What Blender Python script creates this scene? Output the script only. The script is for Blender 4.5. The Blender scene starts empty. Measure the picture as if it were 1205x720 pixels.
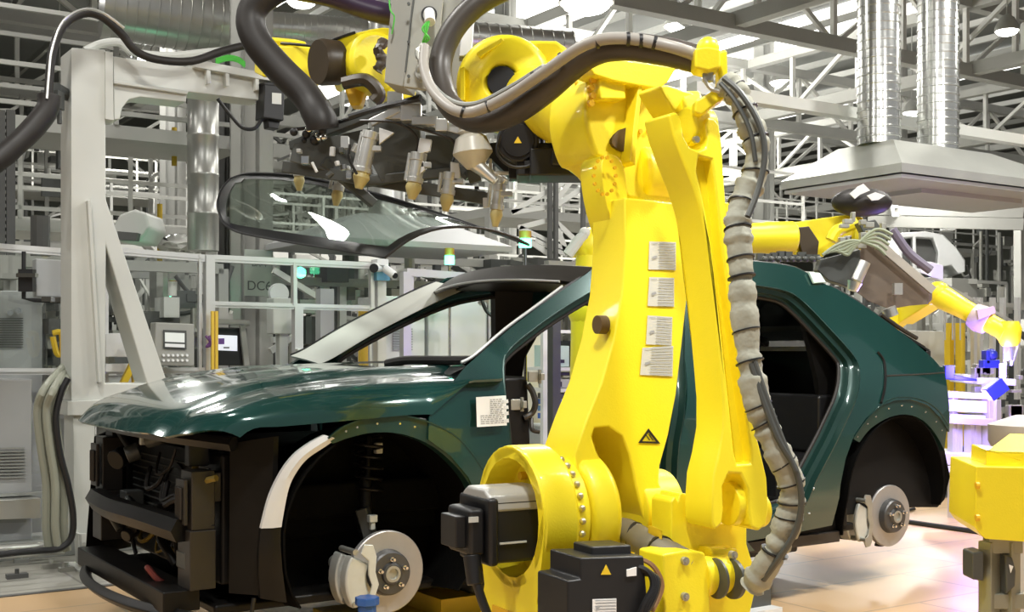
import bpy, bmesh, math, random
from mathutils import Vector, Matrix
from mathutils.geometry import delaunay_2d_cdt
random.seed(7)
PI = math.pi
V = Vector
# camera model (1205x720): focal 1425 px, horizon row 412, eye height 1.25 m
F = 1425.0; CX = 602.5; HV = 412.0; H = 1.25
EYE = V((0, 0, H))
C = bpy.context.scene.collection
def at(u, v, Y): return V(((u-CX)*Y/F, Y, H+(HV-v)*Y/F))
def ray_pt(u, v, P0, N):
    d = V(((u-CX)/F, 1, (HV-v)/F))
    return EYE + d*(((P0-EYE).dot(N))/(d.dot(N)))
# hall / car frame: a runs along the line (towards the car's tail), b sideways (towards the viewer)
DA = V((.8335, .5527, 0)); DB = V((.5527, -.8335, 0)); UZ = V((0, 0, 1))
C0 = V((-.923, 5.425, 0))
def CW(a, b, z): return C0 + DA*a + DB*b + UZ*z
def onb(u, v, b): return ray_pt(u, v, CW(0, b, 0), DB)      # pixel -> plane b = const
def onz(u, v, z): return ray_pt(u, v, V((0, 0, z)), UZ)
def ona(u, v, a): return ray_pt(u, v, CW(a, 0, 0), DA)
def car_ab(P):
    q = P - C0
    return q.dot(DA), q.dot(DB), P.z

# ---------------------------------------------------------------- materials
MATS = {}
def mat(name, col, rough=.5, metal=0., var=.06, scale=6., coat=0., bump=0., bscale=60., emit=None, estr=0., spec=.5, rvar=.1):
    if name in MATS: return MATS[name]
    m = bpy.data.materials.new(name); m.use_nodes = True
    nt = m.node_tree; b = nt.nodes['Principled BSDF']
    tc = nt.nodes.new('ShaderNodeTexCoord'); nz = nt.nodes.new('ShaderNodeTexNoise')
    nz.inputs['Scale'].default_value = scale; nz.inputs['Detail'].default_value = 4
    nt.links.new(tc.outputs['Object'], nz.inputs['Vector'])
    mx = nt.nodes.new('ShaderNodeMix'); mx.data_type = 'RGBA'
    mx.inputs['A'].default_value = (*[max(0, c*(1-var)) for c in col], 1)
    mx.inputs['B'].default_value = (*[min(1, c*(1+var)) for c in col], 1)
    nt.links.new(nz.outputs['Fac'], mx.inputs['Factor'])
    nt.links.new(mx.outputs['Result'], b.inputs['Base Color'])
    mr = nt.nodes.new('ShaderNodeMapRange')
    mr.inputs['To Min'].default_value = max(.02, rough*(1-rvar)); mr.inputs['To Max'].default_value = min(1, rough*(1+rvar))
    nt.links.new(nz.outputs['Fac'], mr.inputs['Value']); nt.links.new(mr.outputs['Result'], b.inputs['Roughness'])
    b.inputs['Metallic'].default_value = metal
    b.inputs['Coat Weight'].default_value = coat; b.inputs['Coat Roughness'].default_value = .04
    b.inputs['Specular IOR Level'].default_value = spec
    if bump:
        n2 = nt.nodes.new('ShaderNodeTexNoise'); n2.inputs['Scale'].default_value = bscale; n2.inputs['Detail'].default_value = 3
        nt.links.new(tc.outputs['Object'], n2.inputs['Vector'])
        bp = nt.nodes.new('ShaderNodeBump'); bp.inputs['Strength'].default_value = bump; bp.inputs['Distance'].default_value = .01
        nt.links.new(n2.outputs['Fac'], bp.inputs['Height']); nt.links.new(bp.outputs['Normal'], b.inputs['Normal'])
    if emit:
        b.inputs['Emission Color'].default_value = (*emit, 1); b.inputs['Emission Strength'].default_value = estr
    MATS[name] = m
    return m
YEL = mat('robot_yellow', (.95, .79, .022), .38, var=.03, bump=.08, bscale=180, coat=.1)
YELD = mat('robot_yellow_deep', (.80, .47, .012), .45, var=.05)
GRN = mat('car_green_paint', (.009, .052, .046), .15, .25, var=.15, scale=3, coat=1.)
GRNM = mat('car_green_primer', (.012, .045, .038), .35, .3, var=.2, coat=.4)
CARDK = mat('car_dark_trim', (.007, .0065, .006), .4, spec=.25, var=.3, scale=12)
PLBK = mat('black_plastic', (.012, .012, .013), .42, var=.2)
LINER = mat('felt_wheel_liner', (.003, .003, .003), .8, spec=.08, var=.3, bump=.3, bscale=40)
BROWN = mat('brown_underbody_coating', (.026, .022, .018), .4, var=.3, coat=.05)
RUB = mat('black_rubber', (.018, .015, .013), .5, var=.2)
HOSEB = mat('brown_black_hose', (.05, .042, .035), .42, var=.2)
GFAB = mat('grey_sleeve_fabric', (.34, .34, .275), .7, var=.25, scale=14, bump=1., bscale=16)
GRYP = mat('light_grey_gantry_paint', (.60, .61, .57), .45, var=.04)
GRYD = mat('grey_steel_paint', (.30, .31, .29), .5, var=.08)
GRYB = mat('grey_box_paint', (.33, .33, .30), .5, var=.08)
GRYK = mat('dark_grey_metal', (.085, .09, .085), .45, .3, var=.2)
CAB = mat('cabinet_grey', (.40, .41, .41), .5, var=.06)
WHT = mat('white_panel', (.72, .73, .73), .5, var=.04)
WHP = mat('white_paper', (.85, .86, .86), .6, var=.02)
ALU = mat('aluminium_profile', (.72, .72, .71), .38, .55, var=.06)
ALUW = mat('brushed_silver', (.70, .70, .67), .3, .8, var=.1)
CHR = mat('chrome', (.8, .8, .78), .15, 1., var=.05)
STL = mat('cast_steel', (.42, .42, .38), .42, .7, var=.2, scale=20)
DISC = mat('brake_disc_steel', (.42, .41, .40), .42, .6, var=.06, scale=30)
HUBM = mat('hub_steel', (.10, .10, .10), .4, .7, var=.2)
CALI = mat('cast_caliper', (.62, .64, .60), .42, .35, var=.12, scale=25)
BLUE = mat('blue_plastic', (.03, .12, .42), .35)
GREENW = mat('green_wire', (.10, .55, .08), .4)
BRASS = mat('yellow_suction_rubber', (.45, .38, .16), .45, var=.15)
YPAINT = mat('yellow_tape_paint', (.75, .52, .02), .5)
FARG = mat('hall_structure_grey', (.40, .40, .37), .6, var=.12, scale=2)
FARW = mat('hall_structure_white', (.66, .66, .62), .5, var=.08, scale=2)
FARD = mat('hall_dark_equipment', (.10, .10, .095), .6, var=.35, scale=3)
FARY = mat('yellow_handrail_paint', (.62, .42, .03), .5)
SCREEN = mat('lit_screen', (.6, .62, .66), .4, emit=(.75, .78, .85), estr=.75)
LCD = mat('lit_lcd', (.5, .52, .5), .4, emit=(.7, .72, .66), estr=.5)
LAMP = mat('lamp_emitter', (1, 1, 1), .4, emit=(1, .98, .92), estr=14.)
SKYL = mat('lit_skylight', (1, 1, 1), .4, emit=(1, .99, .95), estr=2.2)
GLED = mat('green_signal_light', (.2, 1, .5), .4, emit=(.12, 1, .5), estr=5.)
WELD = mat('blue_process_light', (.5, .5, 1), .4, emit=(.25, .2, 1.), estr=14.)
ORNG = mat('amber_lens', (.35, .12, .02), .4)
def glass_mat(name, tint=(.85, .95, .9), refl=.12, rough=.01):
    m = bpy.data.materials.new(name); m.use_nodes = True; nt = m.node_tree
    nt.nodes.remove(nt.nodes['Principled BSDF']); out = nt.nodes['Material Output']
    tr = nt.nodes.new('ShaderNodeBsdfTransparent'); tr.inputs['Color'].default_value = (*tint, 1)
    gl = nt.nodes.new('ShaderNodeBsdfGlossy'); gl.inputs['Roughness'].default_value = rough
    nz = nt.nodes.new('ShaderNodeTexNoise'); nz.inputs['Scale'].default_value = 2.
    fr = nt.nodes.new('ShaderNodeFresnel'); fr.inputs['IOR'].default_value = 1.5
    ad = nt.nodes.new('ShaderNodeMath'); ad.operation = 'MULTIPLY_ADD'; ad.inputs[1].default_value = .40; ad.inputs[2].default_value = refl
    mu = nt.nodes.new('ShaderNodeMath'); mu.operation = 'MULTIPLY_ADD'; mu.inputs[1].default_value = .04
    nt.links.new(nz.outputs['Fac'], mu.inputs[0]); nt.links.new(fr.outputs['Fac'], ad.inputs[0]); nt.links.new(ad.outputs[0], mu.inputs[2])
    mx = nt.nodes.new('ShaderNodeMixShader')
    nt.links.new(mu.outputs[0], mx.inputs[0]); nt.links.new(tr.outputs[0], mx.inputs[1]); nt.links.new(gl.outputs[0], mx.inputs[2])
    nt.links.new(mx.outputs[0], out.inputs[0]); MATS[name] = m
    return m
GLASS = glass_mat('windscreen_glass', (.88, .94, .90), .03)
PANE = glass_mat('clear_guard_panel', (.93, .95, .94), .02)

# ---------------------------------------------------------------- mesh building
ORG = {}
def origin(o):
    M = ORG.get(o.name)
    return M if M is not None else Matrix.Identity(4)
def frame_for(d):
    d = d.normalized(); u = UZ if abs(d.z) < .95 else V((1, 0, 0))
    x = u.cross(d).normalized(); y = d.cross(x).normalized()
    return x, y, d
def crom(pts, n=6, closed=False):
    out = []; L = len(pts)
    rng = range(L) if closed else range(L-1)
    for i in rng:
        if closed: p0, p1, p2, p3 = pts[i-1], pts[i], pts[(i+1) % L], pts[(i+2) % L]
        else: p0, p1, p2, p3 = pts[max(i-1, 0)], pts[i], pts[i+1], pts[min(i+2, L-1)]
        p0, p1, p2, p3 = V(p0), V(p1), V(p2), V(p3)
        for k in range(n):
            t = k/n
            out.append(.5*((2*p1)+(p2-p0)*t+(2*p0-5*p1+4*p2-p3)*t*t+(3*p1-p0-3*p2+p3)*t**3))
    if not closed: out.append(V(pts[-1]))
    return out
def inside(p, poly):
    x, y = p[0], p[1]; r = False; j = len(poly)-1
    for i in range(len(poly)):
        xi, yi = poly[i][0], poly[i][1]; xj, yj = poly[j][0], poly[j][1]
        if (yi > y) != (yj > y) and x < (xj-xi)*(y-yi)/(yj-yi)+xi: r = not r
        j = i
    return r
def subdiv(poly, step):
    out = []
    for i in range(len(poly)):
        p, q = V(poly[i]), V(poly[(i+1) % len(poly)])
        n = max(1, int(math.ceil((q-p).length/step)))
        for k in range(n): out.append(p.lerp(q, k/n))
    return out
def cdt(outer, holes=(), step=None):
    loops = [outer]+list(holes)
    if step: loops = [subdiv([V(p) for p in l], step) for l in loops]
    vs = []; es = []
    for l in loops:
        s = len(vs); vs += [V((p[0], p[1])) for p in l]; es += [(s+i, s+(i+1) % len(l)) for i in range(len(l))]
    if step:
        bnd = list(vs)
        x0 = min(p.x for p in vs); x1 = max(p.x for p in vs); y0 = min(p.y for p in vs); y1 = max(p.y for p in vs)
        nx = int((x1-x0)/step)+1; ny = int((y1-y0)/step)+1
        for i in range(nx+1):
            for j in range(ny+1):
                q = V((x0+step*(i+(.5 if j % 2 else 0)), y0+step*j))
                if inside(q, loops[0]) and not any(inside(q, h) for h in loops[1:]):
                    if min((q-b).length_squared for b in bnd) > (step*.5)**2: vs.append(q)
    r = delaunay_2d_cdt(vs, es, [], 0, 1e-6)
    V2, T = r[0], r[2]; good = []
    for f in T:
        c = sum((V2[i] for i in f), V((0, 0)))/len(f)
        if inside(c, loops[0]) and not any(inside(c, h) for h in loops[1:]): good.append(tuple(f))
    return V2, good, loops
class MB:
    def __init__(s): s.v = []; s.f = []; s.m = []
    def add(s, vs, fs):
        s.m.append((len(s.v), len(s.f)))
        o = len(s.v); s.v += [V(p) for p in vs]; s.f += [tuple(o+i for i in f) for f in fs]; return s
    def box(s, c, sz, X=V((1, 0, 0)), Y=V((0, 1, 0)), Z=UZ):
        c = V(c); vs = []
        for k in (-.5, .5):
            for (i, j) in ((-.5, -.5), (.5, -.5), (.5, .5), (-.5, .5)): vs.append(c+X*(i*sz[0])+Y*(j*sz[1])+Z*(k*sz[2]))
        return s.add(vs, [(3, 2, 1, 0), (4, 5, 6, 7), (0, 1, 5, 4), (1, 2, 6, 5), (2, 3, 7, 6), (3, 0, 4, 7)])
    def hbox(s, a0, a1, b0, b1, z0, z1):      # box in the hall frame
        return s.box(CW((a0+a1)/2, (b0+b1)/2, (z0+z1)/2), (abs(a1-a0), abs(b1-b0), abs(z1-z0)), DA, DB, UZ)
    def bar(s, p, q, w, h=None, up=UZ):
        p, q = V(p), V(q); d = (q-p); L = d.length; d.normalize(); h = w if h is None else h
        if abs(d.dot(up)) > .97: up = DA
        x = d.cross(up).normalized(); y = x.cross(d).normalized()
        return s.box((p+q)/2, (w, L, h), x, d, y)
    def cyl(s, p, q, r, r2=None, seg=20, caps=True):
        p, q = V(p), V(q); r2 = r if r2 is None else r2; x, y, d = frame_for(q-p); vs = []
        for c, rr in ((p, r), (q, r2)):
            for i in range(seg):
                a = 2*PI*i/seg; vs.append(c+x*(math.cos(a)*rr)+y*(math.sin(a)*rr))
        fs = [(i, (i+1) % seg, seg+(i+1) % seg, seg+i) for i in range(seg)]
        if caps: fs += [tuple(reversed(range(seg))), tuple(range(seg, 2*seg))]
        return s.add(vs, fs)
    def lathe(s, o, ax, prof, seg=32, close=False):     # prof: (distance along axis, radius)
        o = V(o); x, y, d = frame_for(V(ax)); vs = []; n = len(prof)
        for (h, r) in prof:
            for i in range(seg):
                a = 2*PI*i/seg; vs.append(o+d*h+x*(math.cos(a)*r)+y*(math.sin(a)*r))
        fs = [(k*seg+i, k*seg+(i+1) % seg, (k+1)*seg+(i+1) % seg, (k+1)*seg+i) for k in range(n-1) for i in range(seg)]
        if close: fs += [((n-1)*seg+i, (n-1)*seg+(i+1) % seg, (i+1) % seg, i) for i in range(seg)]
        else:
            fs += [tuple(reversed(range(seg))), tuple(range((n-1)*seg, n*seg))]
        return s.add(vs, fs)
    def tube(s, pts, r, seg=10, n=5, wob=0, smooth=True):
        P = crom(pts, n) if smooth and len(pts) > 2 else [V(p) for p in pts]
        t = (P[1]-P[0]).normalized(); x, y, _ = frame_for(t); vs = []; m = len(P)
        for k, p in enumerate(P):
            t2 = (P[min(k+1, m-1)]-P[max(k-1, 0)]).normalized()
            x = (x-t2*x.dot(t2)).normalized(); y = t2.cross(x)
            rr = r[min(len(r)-1, int(k*len(r)/m))] if isinstance(r, (list, tuple)) else r
            for i in range(seg):
                a = 2*PI*i/seg; q = rr*(1+(random.uniform(-wob, wob) if wob else 0))
                vs.append(p+x*(math.cos(a)*q)+y*(math.sin(a)*q))
        fs = [(k*seg+i, k*seg+(i+1) % seg, (k+1)*seg+(i+1) % seg, (k+1)*seg+i) for k in range(m-1) for i in range(seg)]
        fs += [tuple(reversed(range(seg))), tuple(range((m-1)*seg, m*seg))]
        return s.add(vs, fs)
    def ball(s, c, r, seg=16, rings=10, sc=(1, 1, 1)):
        c = V(c); vs = [c+V((0, 0, -r*sc[2]))]
        for j in range(1, rings):
            t = PI*j/rings
            for i in range(seg):
                a = 2*PI*i/seg; vs.append(c+V((r*sc[0]*math.sin(t)*math.cos(a), r*sc[1]*math.sin(t)*math.sin(a), -r*sc[2]*math.cos(t))))
        vs.append(c+V((0, 0, r*sc[2]))); fs = []
        for i in range(seg):
            fs.append((0, 1+(i+1) % seg, 1+i)); fs.append((len(vs)-1, len(vs)-1-seg+i, len(vs)-1-seg+(i+1) % seg))
        for j in range(rings-2):
            for i in range(seg):
                q = 1+j*seg; fs.append((q+i, q+(i+1) % seg, q+seg+(i+1) % seg, q+seg+i))
        return s.add(vs, fs)
    def solid(s, pts, ext, holes=()):          # planar outline(s) in 3-D extruded by ext
        pts = [V(p) for p in pts]; holes = [[V(p) for p in h] for h in holes]
        o = pts[0]; N = V((0, 0, 0))
        for i in range(len(pts)): N += (pts[i]-o).cross(pts[(i+1) % len(pts)]-o)
        N.normalize(); x, y, _ = frame_for(N)
        f2 = lambda p: V(((p-o).dot(x), (p-o).dot(y)))
        V2, T, loops = cdt([f2(p) for p in pts], [[f2(p) for p in h] for h in holes])
        vs = [o+x*p.x+y*p.y for p in V2]; n = len(vs); ext = V(ext)
        fs = list(T)+[tuple(n+i for i in reversed(t)) for t in T]
        cnt = {}
        for t in T:
            for i in range(len(t)):
                e = (t[i], t[(i+1) % len(t)]); cnt[e] = 1
        for (i, j) in cnt:
            if (j, i) not in cnt: fs.append((j, i, n+i, n+j))
        return s.add(vs+[p+ext for p in vs], fs)
    def grid(s, fn, nu, nv):
        vs = [fn(i/nu, j/nv) for i in range(nu+1) for j in range(nv+1)]; w = nv+1
        return s.add(vs, [(i*w+j, (i+1)*w+j, (i+1)*w+j+1, i*w+j+1) for i in range(nu) for j in range(nv)])
    def loft(s, rings, caps=True):
        n = len(rings[0]); vs = [p for r in rings for p in r]; m = len(rings)
        fs = [(k*n+i, k*n+(i+1) % n, (k+1)*n+(i+1) % n, (k+1)*n+i) for k in range(m-1) for i in range(n)]
        if caps: fs += [tuple(reversed(range(n))), tuple(range((m-1)*n, m*n))]
        return s.add(vs, fs)
    def clusters(s):
        n = len(s.m); bx = []
        for i in range(n):
            e = s.m[i+1][0] if i+1 < n else len(s.v); P = s.v[s.m[i][0]:e]
            bx.append([min(p[k] for p in P) for k in range(3)]+[max(p[k] for p in P) for k in range(3)])
        par = list(range(n))
        def fd(i):
            while par[i] != i: i = par[i]
            return i
        for i in range(n):
            for j in range(i):
                if fd(i) == fd(j): continue
                a, b = bx[i], bx[j]
                g = math.sqrt(sum(max(0, max(a[k], b[k])-min(a[k+3], b[k+3]))**2 for k in range(3)))
                sz = max(max(a[k+3]-a[k] for k in range(3)), max(b[k+3]-b[k] for k in range(3)))
                if g < .30*sz: par[fd(i)] = fd(j)
        cl = {}
        for i in range(n): cl.setdefault(fd(i), []).append(i)
        return list(cl.values())
    def build(s, name, m, parent=None, **k):
        if parent is not None and 2 <= len(s.m) <= 90 and name not in ('printed_lines', 'louvre', 'radiator_fins', 'lettering'):
            cl = s.clusters()
            if 2 <= len(cl) <= 60:
                first = None
                for c in cl:
                    q = MB()
                    for i in sorted(c):
                        v0, f0 = s.m[i]; v1, f1 = s.m[i+1] if i+1 < len(s.m) else (len(s.v), len(s.f))
                        q.add(s.v[v0:v1], [tuple(x-v0 for x in f) for f in s.f[f0:f1]])
                    o = q.build1(name, m, parent, **k); first = first or o
                return first
        return s.build1(name, m, parent, **k)
    def build1(s, name, m, parent=None, ang=35, bevel=0, seg=3, solidify=0, off=0., label=None, kind=None):
        me = bpy.data.meshes.new(name)
        M = origin(parent).inverted() if parent is not None else Matrix.Identity(4)
        me.from_pydata([M @ p for p in s.v], [], s.f)
        bm = bmesh.new(); bm.from_mesh(me)
        bmesh.ops.remove_doubles(bm, verts=bm.verts, dist=1e-5)
        bmesh.ops.recalc_face_normals(bm, faces=bm.faces)
        if bevel: bmesh.ops.dissolve_limit(bm, angle_limit=math.radians(.5), verts=bm.verts, edges=bm.edges)
        if solidify:
            bm.normal_update()
            F0 = list(bm.faces); V0 = list(bm.verts); E0 = [e for e in bm.edges if len(e.link_faces) == 1]
            NO = {v: v.normal.copy() for v in V0}; TW = {v: bm.verts.new(v.co-NO[v]*solidify) for v in V0}
            for f in F0: bm.faces.new([TW[v] for v in reversed(f.verts)])
            for e in E0:
                a, b = e.verts
                try: bm.faces.new((a, TW[a], TW[b], b))
                except ValueError: pass
            bmesh.ops.recalc_face_normals(bm, faces=bm.faces)
        for f in bm.faces: f.smooth = True
        th = math.radians(ang)
        for e in bm.edges:
            if len(e.link_faces) == 2 and e.calc_face_angle(0) > th: e.smooth = False
        bm.to_mesh(me); bm.free()
        me.materials.append(m)
        o = bpy.data.objects.new(name, me); C.objects.link(o)
        if parent is not None: o.parent = parent; ORG[o.name] = origin(parent)
        if bevel:
            d = o.modifiers.new('bevel', 'BEVEL'); d.width = bevel; d.segments = seg; d.limit_method = 'ANGLE'; d.angle_limit = math.radians(40); d.harden_normals = True
        if label: o['label'] = label
        if kind: o['kind'] = kind
        return o
def tag(o, label=None, cat=None, group=None, kind=None):
    if label: o['label'] = label
    if cat: o['category'] = cat
    if group: o['group'] = group
    if kind: o['kind'] = kind
    return o
def thing(name, loc, label, cat, group=None):
    o = bpy.data.objects.new(name, None); C.objects.link(o); o.location = V(loc); o.empty_display_size = .1
    ORG[o.name] = Matrix.Translation(V(loc)); return tag(o, label, cat, group)
def copy_tree(o, parent=None):
    c = o.copy(); C.objects.link(c); c.parent = parent
    for ch in list(o.children): copy_tree(ch, c)
    return c
def dup(o, loc, label=None, rz=None):
    c = copy_tree(o); c.location = V(loc)
    if rz is not None: c.rotation_euler.z = rz
    if label: c['label'] = label
    return c
def text(s, size, P, X, Yv, m, parent, name='lettering', depth=.001):
    cu = bpy.data.curves.new(name, 'FONT'); cu.body = s; cu.size = size; cu.extrude = depth; cu.align_x = 'CENTER'; cu.align_y = 'CENTER'
    t = bpy.data.objects.new(name+'_tmp', cu); C.objects.link(t)
    dg = bpy.context.evaluated_depsgraph_get(); me = bpy.data.meshes.new_from_object(t.evaluated_get(dg))
    bpy.data.objects.remove(t)
    Z = X.cross(Yv); M = origin(parent).inverted() @ Matrix(((X.x, Yv.x, Z.x, P.x), (X.y, Yv.y, Z.y, P.y), (X.z, Yv.z, Z.z, P.z), (0, 0, 0, 1)))
    me.transform(M); me.materials.clear(); me.materials.append(m)
    o = bpy.data.objects.new(name, me); C.objects.link(o); o.parent = parent; ORG[o.name] = origin(parent)
    return o
# ================================================================ the car
def BW(a, z):
    w = .945
    t = z-.95
    if t > 0: w -= .42*(t*t/.3 if t < .15 else t-.075)
    if z < .50: w -= .30*(.50-z)
    if a < .1: w -= .13*((.1-a)/.95)**2
    if a > 2.7: w -= .13*((a-2.7)/.9)**2
    return w
def side(u, v, off=0.):
    b = .85
    for _ in range(14):
        a, _b, z = car_ab(onb(u, v, b)); b = BW(a, z)+off
    return (a, z)
car = thing('car', CW(1.4, 0, 0), 'unfinished dark green car body without doors, wheels or bumper, standing behind the big yellow robot', 'car')
def sidepanel(outer, holes, off, name, m, thick=.012, step=.07, mirror=False, ang=40):
    V2, T, loops = cdt(outer, holes, step); mb = MB(); s = -1 if mirror else 1
    mb.add([CW(p.x, s*(BW(p.x, p.y)+off), p.y) for p in V2], T)
    return mb.build(name, m, car, ang=ang, solidify=thick)
S = lambda pts, off=0.: [side(u, v, off) for (u, v) in pts]
arch_f = [(393, 519), (412, 511), (440, 505), (472, 506), (504, 517), (530, 536), (551, 561), (562, 585), (570, 612), (576, 645)]
# ---- side frame: A-pillar, roof rail, B and C pillars, quarter panel, sill
outer = S([(505, 490), (525, 460), (548, 431), (570, 412), (603, 384), (634, 361), (674, 333), (690, 322), (707, 309), (740, 305), (800, 303), (850, 304), (882, 307),
   (912, 310), (935, 314), (950, 321), (968, 333), (985, 340), (1010, 355), (1040, 376), (1075, 402), (1098, 422), (1111, 437), (1115, 460), (1117, 490), (1117, 508),
   (1107, 492), (1092, 477), (1072, 470), (1053, 471), (1036, 478), (1019, 492), (1005, 512), (995, 540), (989, 570), (984, 600), (979, 618), (935, 627), (879, 637)]) \
   + [(1.9, .30), (1.2, .29), (.50, .29)] + S([(570, 612), (562, 585), (551, 561), (530, 536), (504, 517)])
fdoor = S([(592, 424), (600, 409), (617, 394), (655, 366), (707, 336), (750, 325), (795, 321), (806, 330), (806, 420), (800, 520)]) + [(1.35, .62), (1.20, .47), (.66, .46)] + S([(612, 600), (600, 520), (594, 465)])
rdoor = S([(845, 331), (885, 334), (912, 338), (932, 344), (950, 358), (975, 384), (1002, 414), (1011, 430), (1012, 450), (1006, 475), (998, 492), (985, 520), (972, 545), (960, 568)]) + [(2.18, .50), (2.05, .46), (1.66, .45)] + S([(832, 520), (838, 420)])
f = sidepanel(outer, [fdoor, rdoor], 0, 'body_side', GRN, .018)
f['label'] = 'near body side in glossy dark green, both door openings empty'
sidepanel(outer, [fdoor, rdoor], 0, 'body_side', GRN, .018, mirror=True)
# ---- inner frames around both door openings (return flanges, a step further inboard)
def shrink(poly, d, cx=None):
    n = len(poly); out = []
    A = sum(poly[i][0]*poly[(i+1) % n][1]-poly[(i+1) % n][0]*poly[i][1] for i in range(n))
    sg = 1 if A > 0 else -1
    for i in range(n):
        p0, p1, p2 = V(poly[i-1]), V(poly[i]), V(poly[(i+1) % n])
        e1 = (p1-p0).normalized(); e2 = (p2-p1).normalized()
        nn = V((-(e1.y+e2.y), e1.x+e2.x))
        nn = nn.normalized() if nn.length > 1e-6 else V((-e1.y, e1.x))
        k = max(.5, nn.dot(V((-e1.y, e1.x))))
        q = p1+nn*(sg*d/k); out.append((q.x, q.y))
    return out
def frame_return(hole, mirror, m1, m2, nm):
    s = -1 if mirror else 1
    mb = MB(); L = [(0, 0), (.008, -.035), (.030, -.045), (.034, -.075), (.052, -.085)]
    rings = []
    base = [V(p) for p in crom([V((*p, 0)) for p in hole], 3, True)]
    for (d, o) in L:
        sh = shrink([(p.x, p.y) for p in base], d)
        rings.append([CW(p[0], s*(BW(p[0], p[1])+o), p[1]) for p in sh])
    mb.loft(rings, False)
    ob = mb.build(nm, m1, car, ang=50, solidify=.006)
    mb = MB(); sh = [CW(p[0], s*(BW(p[0], p[1])-.088), p[1]) for p in shrink([(p.x, p.y) for p in base], .055)]
    mb.tube(sh+[sh[0]], .011, 8, smooth=False); mb.build('door_seal', m2, car)
for mir in (False, True):
    frame_return(fdoor, mir, GRNM, RUB, 'door_frame'); frame_return(rdoor, mir, GRNM, RUB, 'door_frame')
# ---- crease lines and rear bumper shut line
mb = MB()
mb.tube([CW(a, BW(a, z)+.002, z) for a, z in S([(1043, 442), (1062, 441), (1085, 440), (1111, 438)])], .004, 6)
mb.build('bumper_seam', PLBK, car)
mb = MB()
mb.tube([CW(a, BW(a, z)+.004, z) for a, z in S([(1032, 414), (1039, 424), (1041, 440), (1040, 458), (1036, 474)])], .007, 6)
mb.build('seam_sealer', CARDK, car)
# ---- arch flanges with clip holes
def arch_band(path_out, path_in, m, name, dots):
    o = crom([V((*side(*p), 0)) for p in path_out], 4); i = crom([V((*side(*p), 0)) for p in path_in], 4); n = min(len(o), len(i))
    mb = MB(); P = lambda q, off: CW(q.x, BW(q.x, q.y)+off, q.y)
    vs = []
    for k in range(n):
        vs += [P(o[k], .002), P(o[k], -.012), P(i[k], -.016), P(i[k], -.06)]
    fs = [(k*4+j, (k+1)*4+j, (k+1)*4+j+1, k*4+j+1) for k in range(n-1) for j in range(3)]
    mb.add(vs, fs); fl = mb.build(name, m, car, solidify=.006)
    mb = MB()
    for k in range(dots):
        t = (k+.6)/dots*(n-1); k0 = int(t); q = (o[k0]+i[k0])/2; p = P(q, -.014)
        mb.cyl(p, p+DB*.006, .007, .004, 10)
    mb.build('trim_clips', CHR, fl)
arch_band([(386, 515), (405, 501), (434, 491), (472, 488), (508, 497), (540, 515), (562, 541), (575, 565), (584, 600)],
          [(393, 521), (412, 514), (440, 508), (472, 509), (504, 520), (530, 539), (551, 563), (562, 587), (568, 612)], GRNM, 'front_arch_flange', 12)
arch_band([(1004, 515), (1019, 494), (1037, 476), (1055, 467), (1082, 469), (1103, 481), (1116, 500)],
          [(1013, 520), (1027, 503), (1049, 490), (1071, 487), (1090, 495), (1104, 511), (1114, 530)], GRNM, 'rear_arch_flange', 9)
# ---- clamshell hood
def hood_front(t): return -.90+.26*min(1, abs(t))**3.2
def hoodP(u, w):
    t = (w-.5)*2; s = 1 if t >= 0 else -1; q = abs(t)
    ac = .62-.20*q*q
    a = hood_front(t)+(ac-hood_front(t))*u
    zc = 1.195-.028*max(0, (.6-a))-.115*max(0, -.05-a)**1.5*1.0-.12*max(0, -.45-a)**1.6*2.2
    top = .80-.10*max(0, -.2-a)**1.2
    full = BW(a, .99)+.006
    zl = .972+.03*min(1, max(0, (a+.5)/.5))
    if a > .10: zl = min(zc-.055, .995+(a-.10)*.75)
    if q < .78:
        r = q/.78; b = top*r; z = zc-.050*r**2.2
        z += .018*math.exp(-((b-.52)/.10)**2)*min(1, max(0, a+.75)*2)   # power line ridges
        z -= .012*math.exp(-((b-.62)/.06)**2)
    else:
        r = (q-.78)/.22
        ze = zc-.050; z = ze-(ze-zl)*(1-math.cos(r*PI/2)); b = top+(full-top)*math.sin(r*PI/2)
    e = max(0, 1-u/.07)          # leading edge turns down
    z -= .05*e*e*(1-.3*q)
    return CW(a, s*b, z)
mb = MB(); mb.grid(hoodP, 44, 64); mb.build('hood', GRN, car, ang=60, solidify=.010, off=-1)
mb = MB()
def innerhood(u, w):
    p = hoodP(.05+.92*u, .08+.84*w); return p-UZ*.045
mb.grid(innerhood, 20, 24); mb.build('hood_inner_panel', CARDK, car, ang=60, solidify=.006)
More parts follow.
